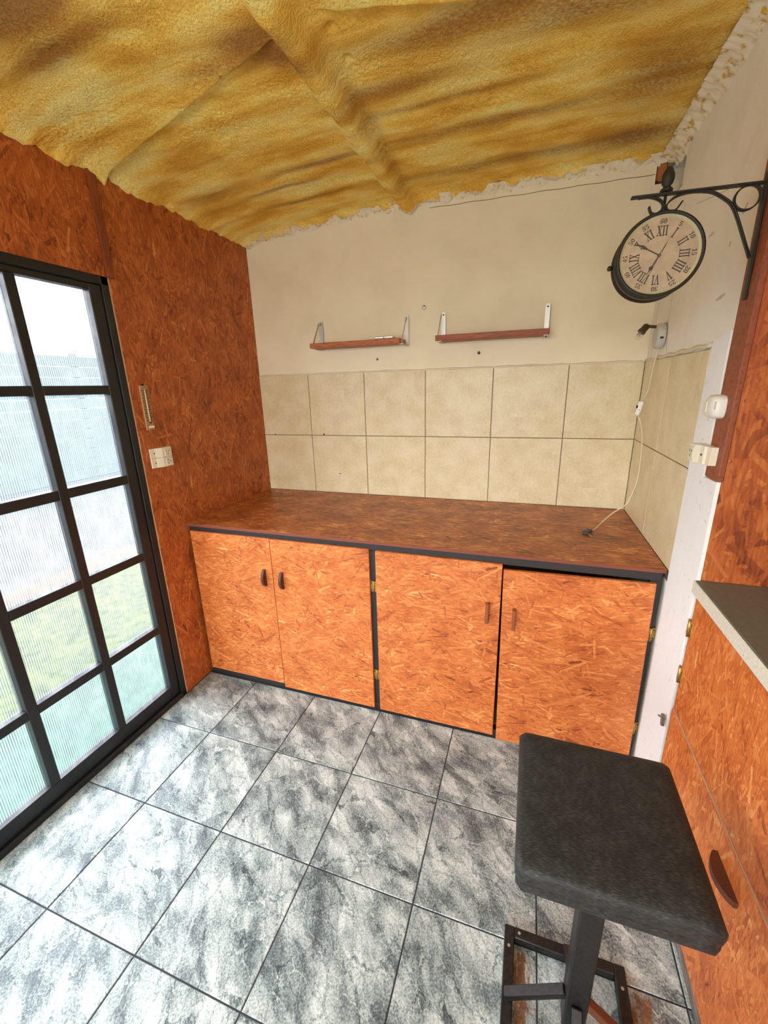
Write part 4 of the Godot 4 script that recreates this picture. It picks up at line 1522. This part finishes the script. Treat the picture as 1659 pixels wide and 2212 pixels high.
func build_fittings() -> void:
	# double outlet on the left chipboard
	var t := thing("double_outlet", "cream double power outlet on the chipboard below the thermometer", "outlet", Vector3(0, 1.2505, 0.853))
	for k in 2:
		var y := 0.0225 if k == 0 else -0.0225
		var s := nb()
		# stepped housing: thin flange, sloping shoulder, thick socket half (profile in x/z)
		extrude(s, PackedVector2Array([Vector2(0, 0.053), Vector2(0.006, 0.053), Vector2(0.008, 0.03), Vector2(0.012, 0.024), Vector2(0.020, 0.006), Vector2(0.022, 0.0), Vector2(0.022, -0.053), Vector2(0, -0.053)]), 0.0438, Transform3D(Basis(Vector3.RIGHT, Vector3.BACK, Vector3.DOWN), Vector3(0, y + 0.0219, 0)))
		var h := put(s, "housing", M["white_plastic"], t)
		s = nb()
		lathe(s, [Vector2(0, 0.001), Vector2(0.003, 0.001), Vector2(0.003, -0.002)], 10, Transform3D(Basis(Vector3.FORWARD, PI / 2), Vector3(0.008, y, 0.034)))
		put(s, "screw", M["bronze"], h)
		socket_module(t, Vector3(0.0225, y, -0.029), Basis(Vector3.UP, PI / 2), k == 1)
	# thermometer
	var m := thing("thermometer", "narrow wooden wall thermometer on the chipboard beside the glazed door", "thermometer", Vector3(0, 1.476, 0.879))
	m.rotation.x = 0.0
	var s := nb()
	bb(s, Vector3(0.0005, -0.098, -0.0225), Vector3(0.009, 0.098, 0.0225), 0.003)
	put(s, "board", M["thermo_wood"], m)
	s = nb()
	for i in 17:
		var y := -0.056 + i * 0.0082
		var w := 0.011 if i % 2 == 0 else 0.007
		for sg in [-1.0, 1.0]:
			bx(s, Vector3(0.0092, y, sg * (0.006 + w / 2)), Vector3(0.0006, 0.0028, w))
	var sc := put(s, "scale_marks", M["slot"], m)
	s = nb(true)
	tube(s, [Vector3(0.0105, -0.06, 0), Vector3(0.0105, 0.082, 0)], 0.0019, 8)
	put(s, "tube", M["white_plastic"], m)
	s = nb(true)
	lathe(s, [Vector2(0, -0.0045), Vector2(0.0035, -0.003), Vector2(0.0042, 0), Vector2(0.0035, 0.003), Vector2(0, 0.0045)], 12, Transform3D(Basis(), Vector3(0.0108, -0.064, 0)))
	put(s, "bulb", M["slot"], m)
	s = nb()
	bx(s, Vector3(0.0095, -0.083, -0.004), Vector3(0.0012, 0.010, 0.030), 0.0005)
	put(s, "maker_plate", M["bright_plastic"], m)
	s = nb()
	lathe(s, [Vector2(0, 0.012), Vector2(0.004, 0.011), Vector2(0.0045, 0.009), Vector2(0.002, 0.0085), Vector2(0.002, 0)], 10, Transform3D(Basis(Vector3.FORWARD, PI / 2), Vector3(0, 0.1, 0.004)))
	put(s, "nail", M["slot"], m)
	# box with one socket on the white end of the right wall
	var o := thing("socket_box", "white surface box with one power socket on the wall end", "outlet", Vector3(W - 0.002, 1.333, 0.945))
	s = nb()
	# profile in (x, z): flange, shoulder, socket half towards the back
	extrude(s, PackedVector2Array([Vector2(0, 0.046), Vector2(-0.018, 0.046), Vector2(-0.020, 0.028), Vector2(-0.025, 0.022), Vector2(-0.027, 0.0), Vector2(-0.036, -0.018), Vector2(-0.036, -0.058), Vector2(0, -0.058)]), 0.05, Transform3D(Basis(Vector3.RIGHT, Vector3.BACK, Vector3.DOWN), Vector3(0, 0.025, 0)))
	var hb := put(s, "housing", M["white_plastic"], o)
	s = nb()
	lathe(s, [Vector2(0, 0.001), Vector2(0.003, 0.001), Vector2(0.003, -0.002)], 10, Transform3D(Basis(Vector3.BACK, PI / 2), Vector3(-0.0265, 0, 0.01)))
	put(s, "screw", M["slot"], hb)
	socket_module(o, Vector3(-0.0366, 0, -0.038), Basis(Vector3.UP, -PI / 2), false)
	# rounded switch above it
	var d := thing("rounded_switch", "rounded white plastic switch on the red stud above the socket box", "switch", Vector3(W - 0.001, 1.464, 0.942))
	s = nb(true)
	var prof := []
	var ring_n := 32
	var lv := [[0.0, 0.040, 0.032], [0.014, 0.040, 0.032], [0.022, 0.038, 0.030], [0.028, 0.032, 0.024], [0.030, 0.02, 0.012], [0.0305, 0.0, 0.0]]
	var rr := []
	for l in lv:
		var rg := []
		for k in ring_n:
			var a := TAU * k / ring_n
			var ca := signf(cos(a)) * pow(absf(cos(a)), 0.6)
			var sa := signf(sin(a)) * pow(absf(sin(a)), 0.6)
			rg.append(Vector3(-l[0], l[2] * sa, l[1] * ca))
		rr.append(rg)
	for i in lv.size() - 1:
		for k in ring_n:
			var k2: int = (k + 1) % ring_n
			var outv: Vector3 = rr[i][k] + rr[i][k2] + Vector3(0.04, 0, 0) + Vector3(-0.08 * i / 4.0, 0, 0)
			if i == lv.size() - 2:
				tri(s, rr[i][k], rr[i][k2], rr[i + 1][k], Vector3.LEFT)
			else:
				quad(s, rr[i][k], rr[i][k2], rr[i + 1][k2], rr[i + 1][k], outv)
	put(s, "cover", M["bright_plastic"], d)
	s = nb()
	bx(s, Vector3(-0.0302, 0, -0.012), Vector3(0.003, 0.030, 0.016), 0.001)
	put(s, "key", M["white_plastic"], d)
	s = nb()
	bx(s, Vector3(-0.020, 0.004, 0.032), Vector3(0.012, 0.022, 0.010), 0.002)
	put(s, "side_clip", M["grey_plastic"], d)

# ------------------------------------------------------------------ scene
func _ready() -> void:
	# camera
	var cam := Camera3D.new()
	cam.name = "camera"
	cam.transform = Transform3D(Basis(Vector3(0.94613997, -0.02532111, -0.32276617), Vector3(-0.06948696, 0.95782269, -0.27883195), Vector3(0.3162131, 0.28624209, 0.90447484)), Vector3(1.63422, 1.53813, 2.35714))
	cam.fov = rad_to_deg(2.0 * atan(1106.0 / 901.08))
	cam.near = 0.02
	cam.far = 100.0
	add_child(cam)
	cam.current = true
	# overcast sky
	var env := Environment.new()
	env.background_mode = Environment.BG_SKY
	var sky := Sky.new()
	var sm := ProceduralSkyMaterial.new()
	sm.sky_top_color = rgb8(236, 243, 252)
	sm.sky_horizon_color = rgb8(244, 247, 250)
	sm.ground_horizon_color = rgb8(200, 200, 196)
	sm.ground_bottom_color = rgb8(150, 150, 146)
	sky.sky_material = sm
	env.sky = sky
	env.background_energy_multiplier = 16.0
	env.tonemap_mode = Environment.TONE_MAPPER_LINEAR
	env.tonemap_exposure = 1.2
	env.sdfgi_enabled = true
	env.ssao_enabled = true
	env.ssil_enabled = true
	var we := WorldEnvironment.new()
	we.name = "environment"
	we.environment = env
	add_child(we)
	rng.seed = 20

	make_materials()
	build_floor()
	build_walls()
	build_ceiling()
	build_door()
	build_yard()
	build_cabinet()
	build_side_cabinet()
	build_stool()
	build_shelves()
	build_clock()
	build_lamp()
	build_fittings()
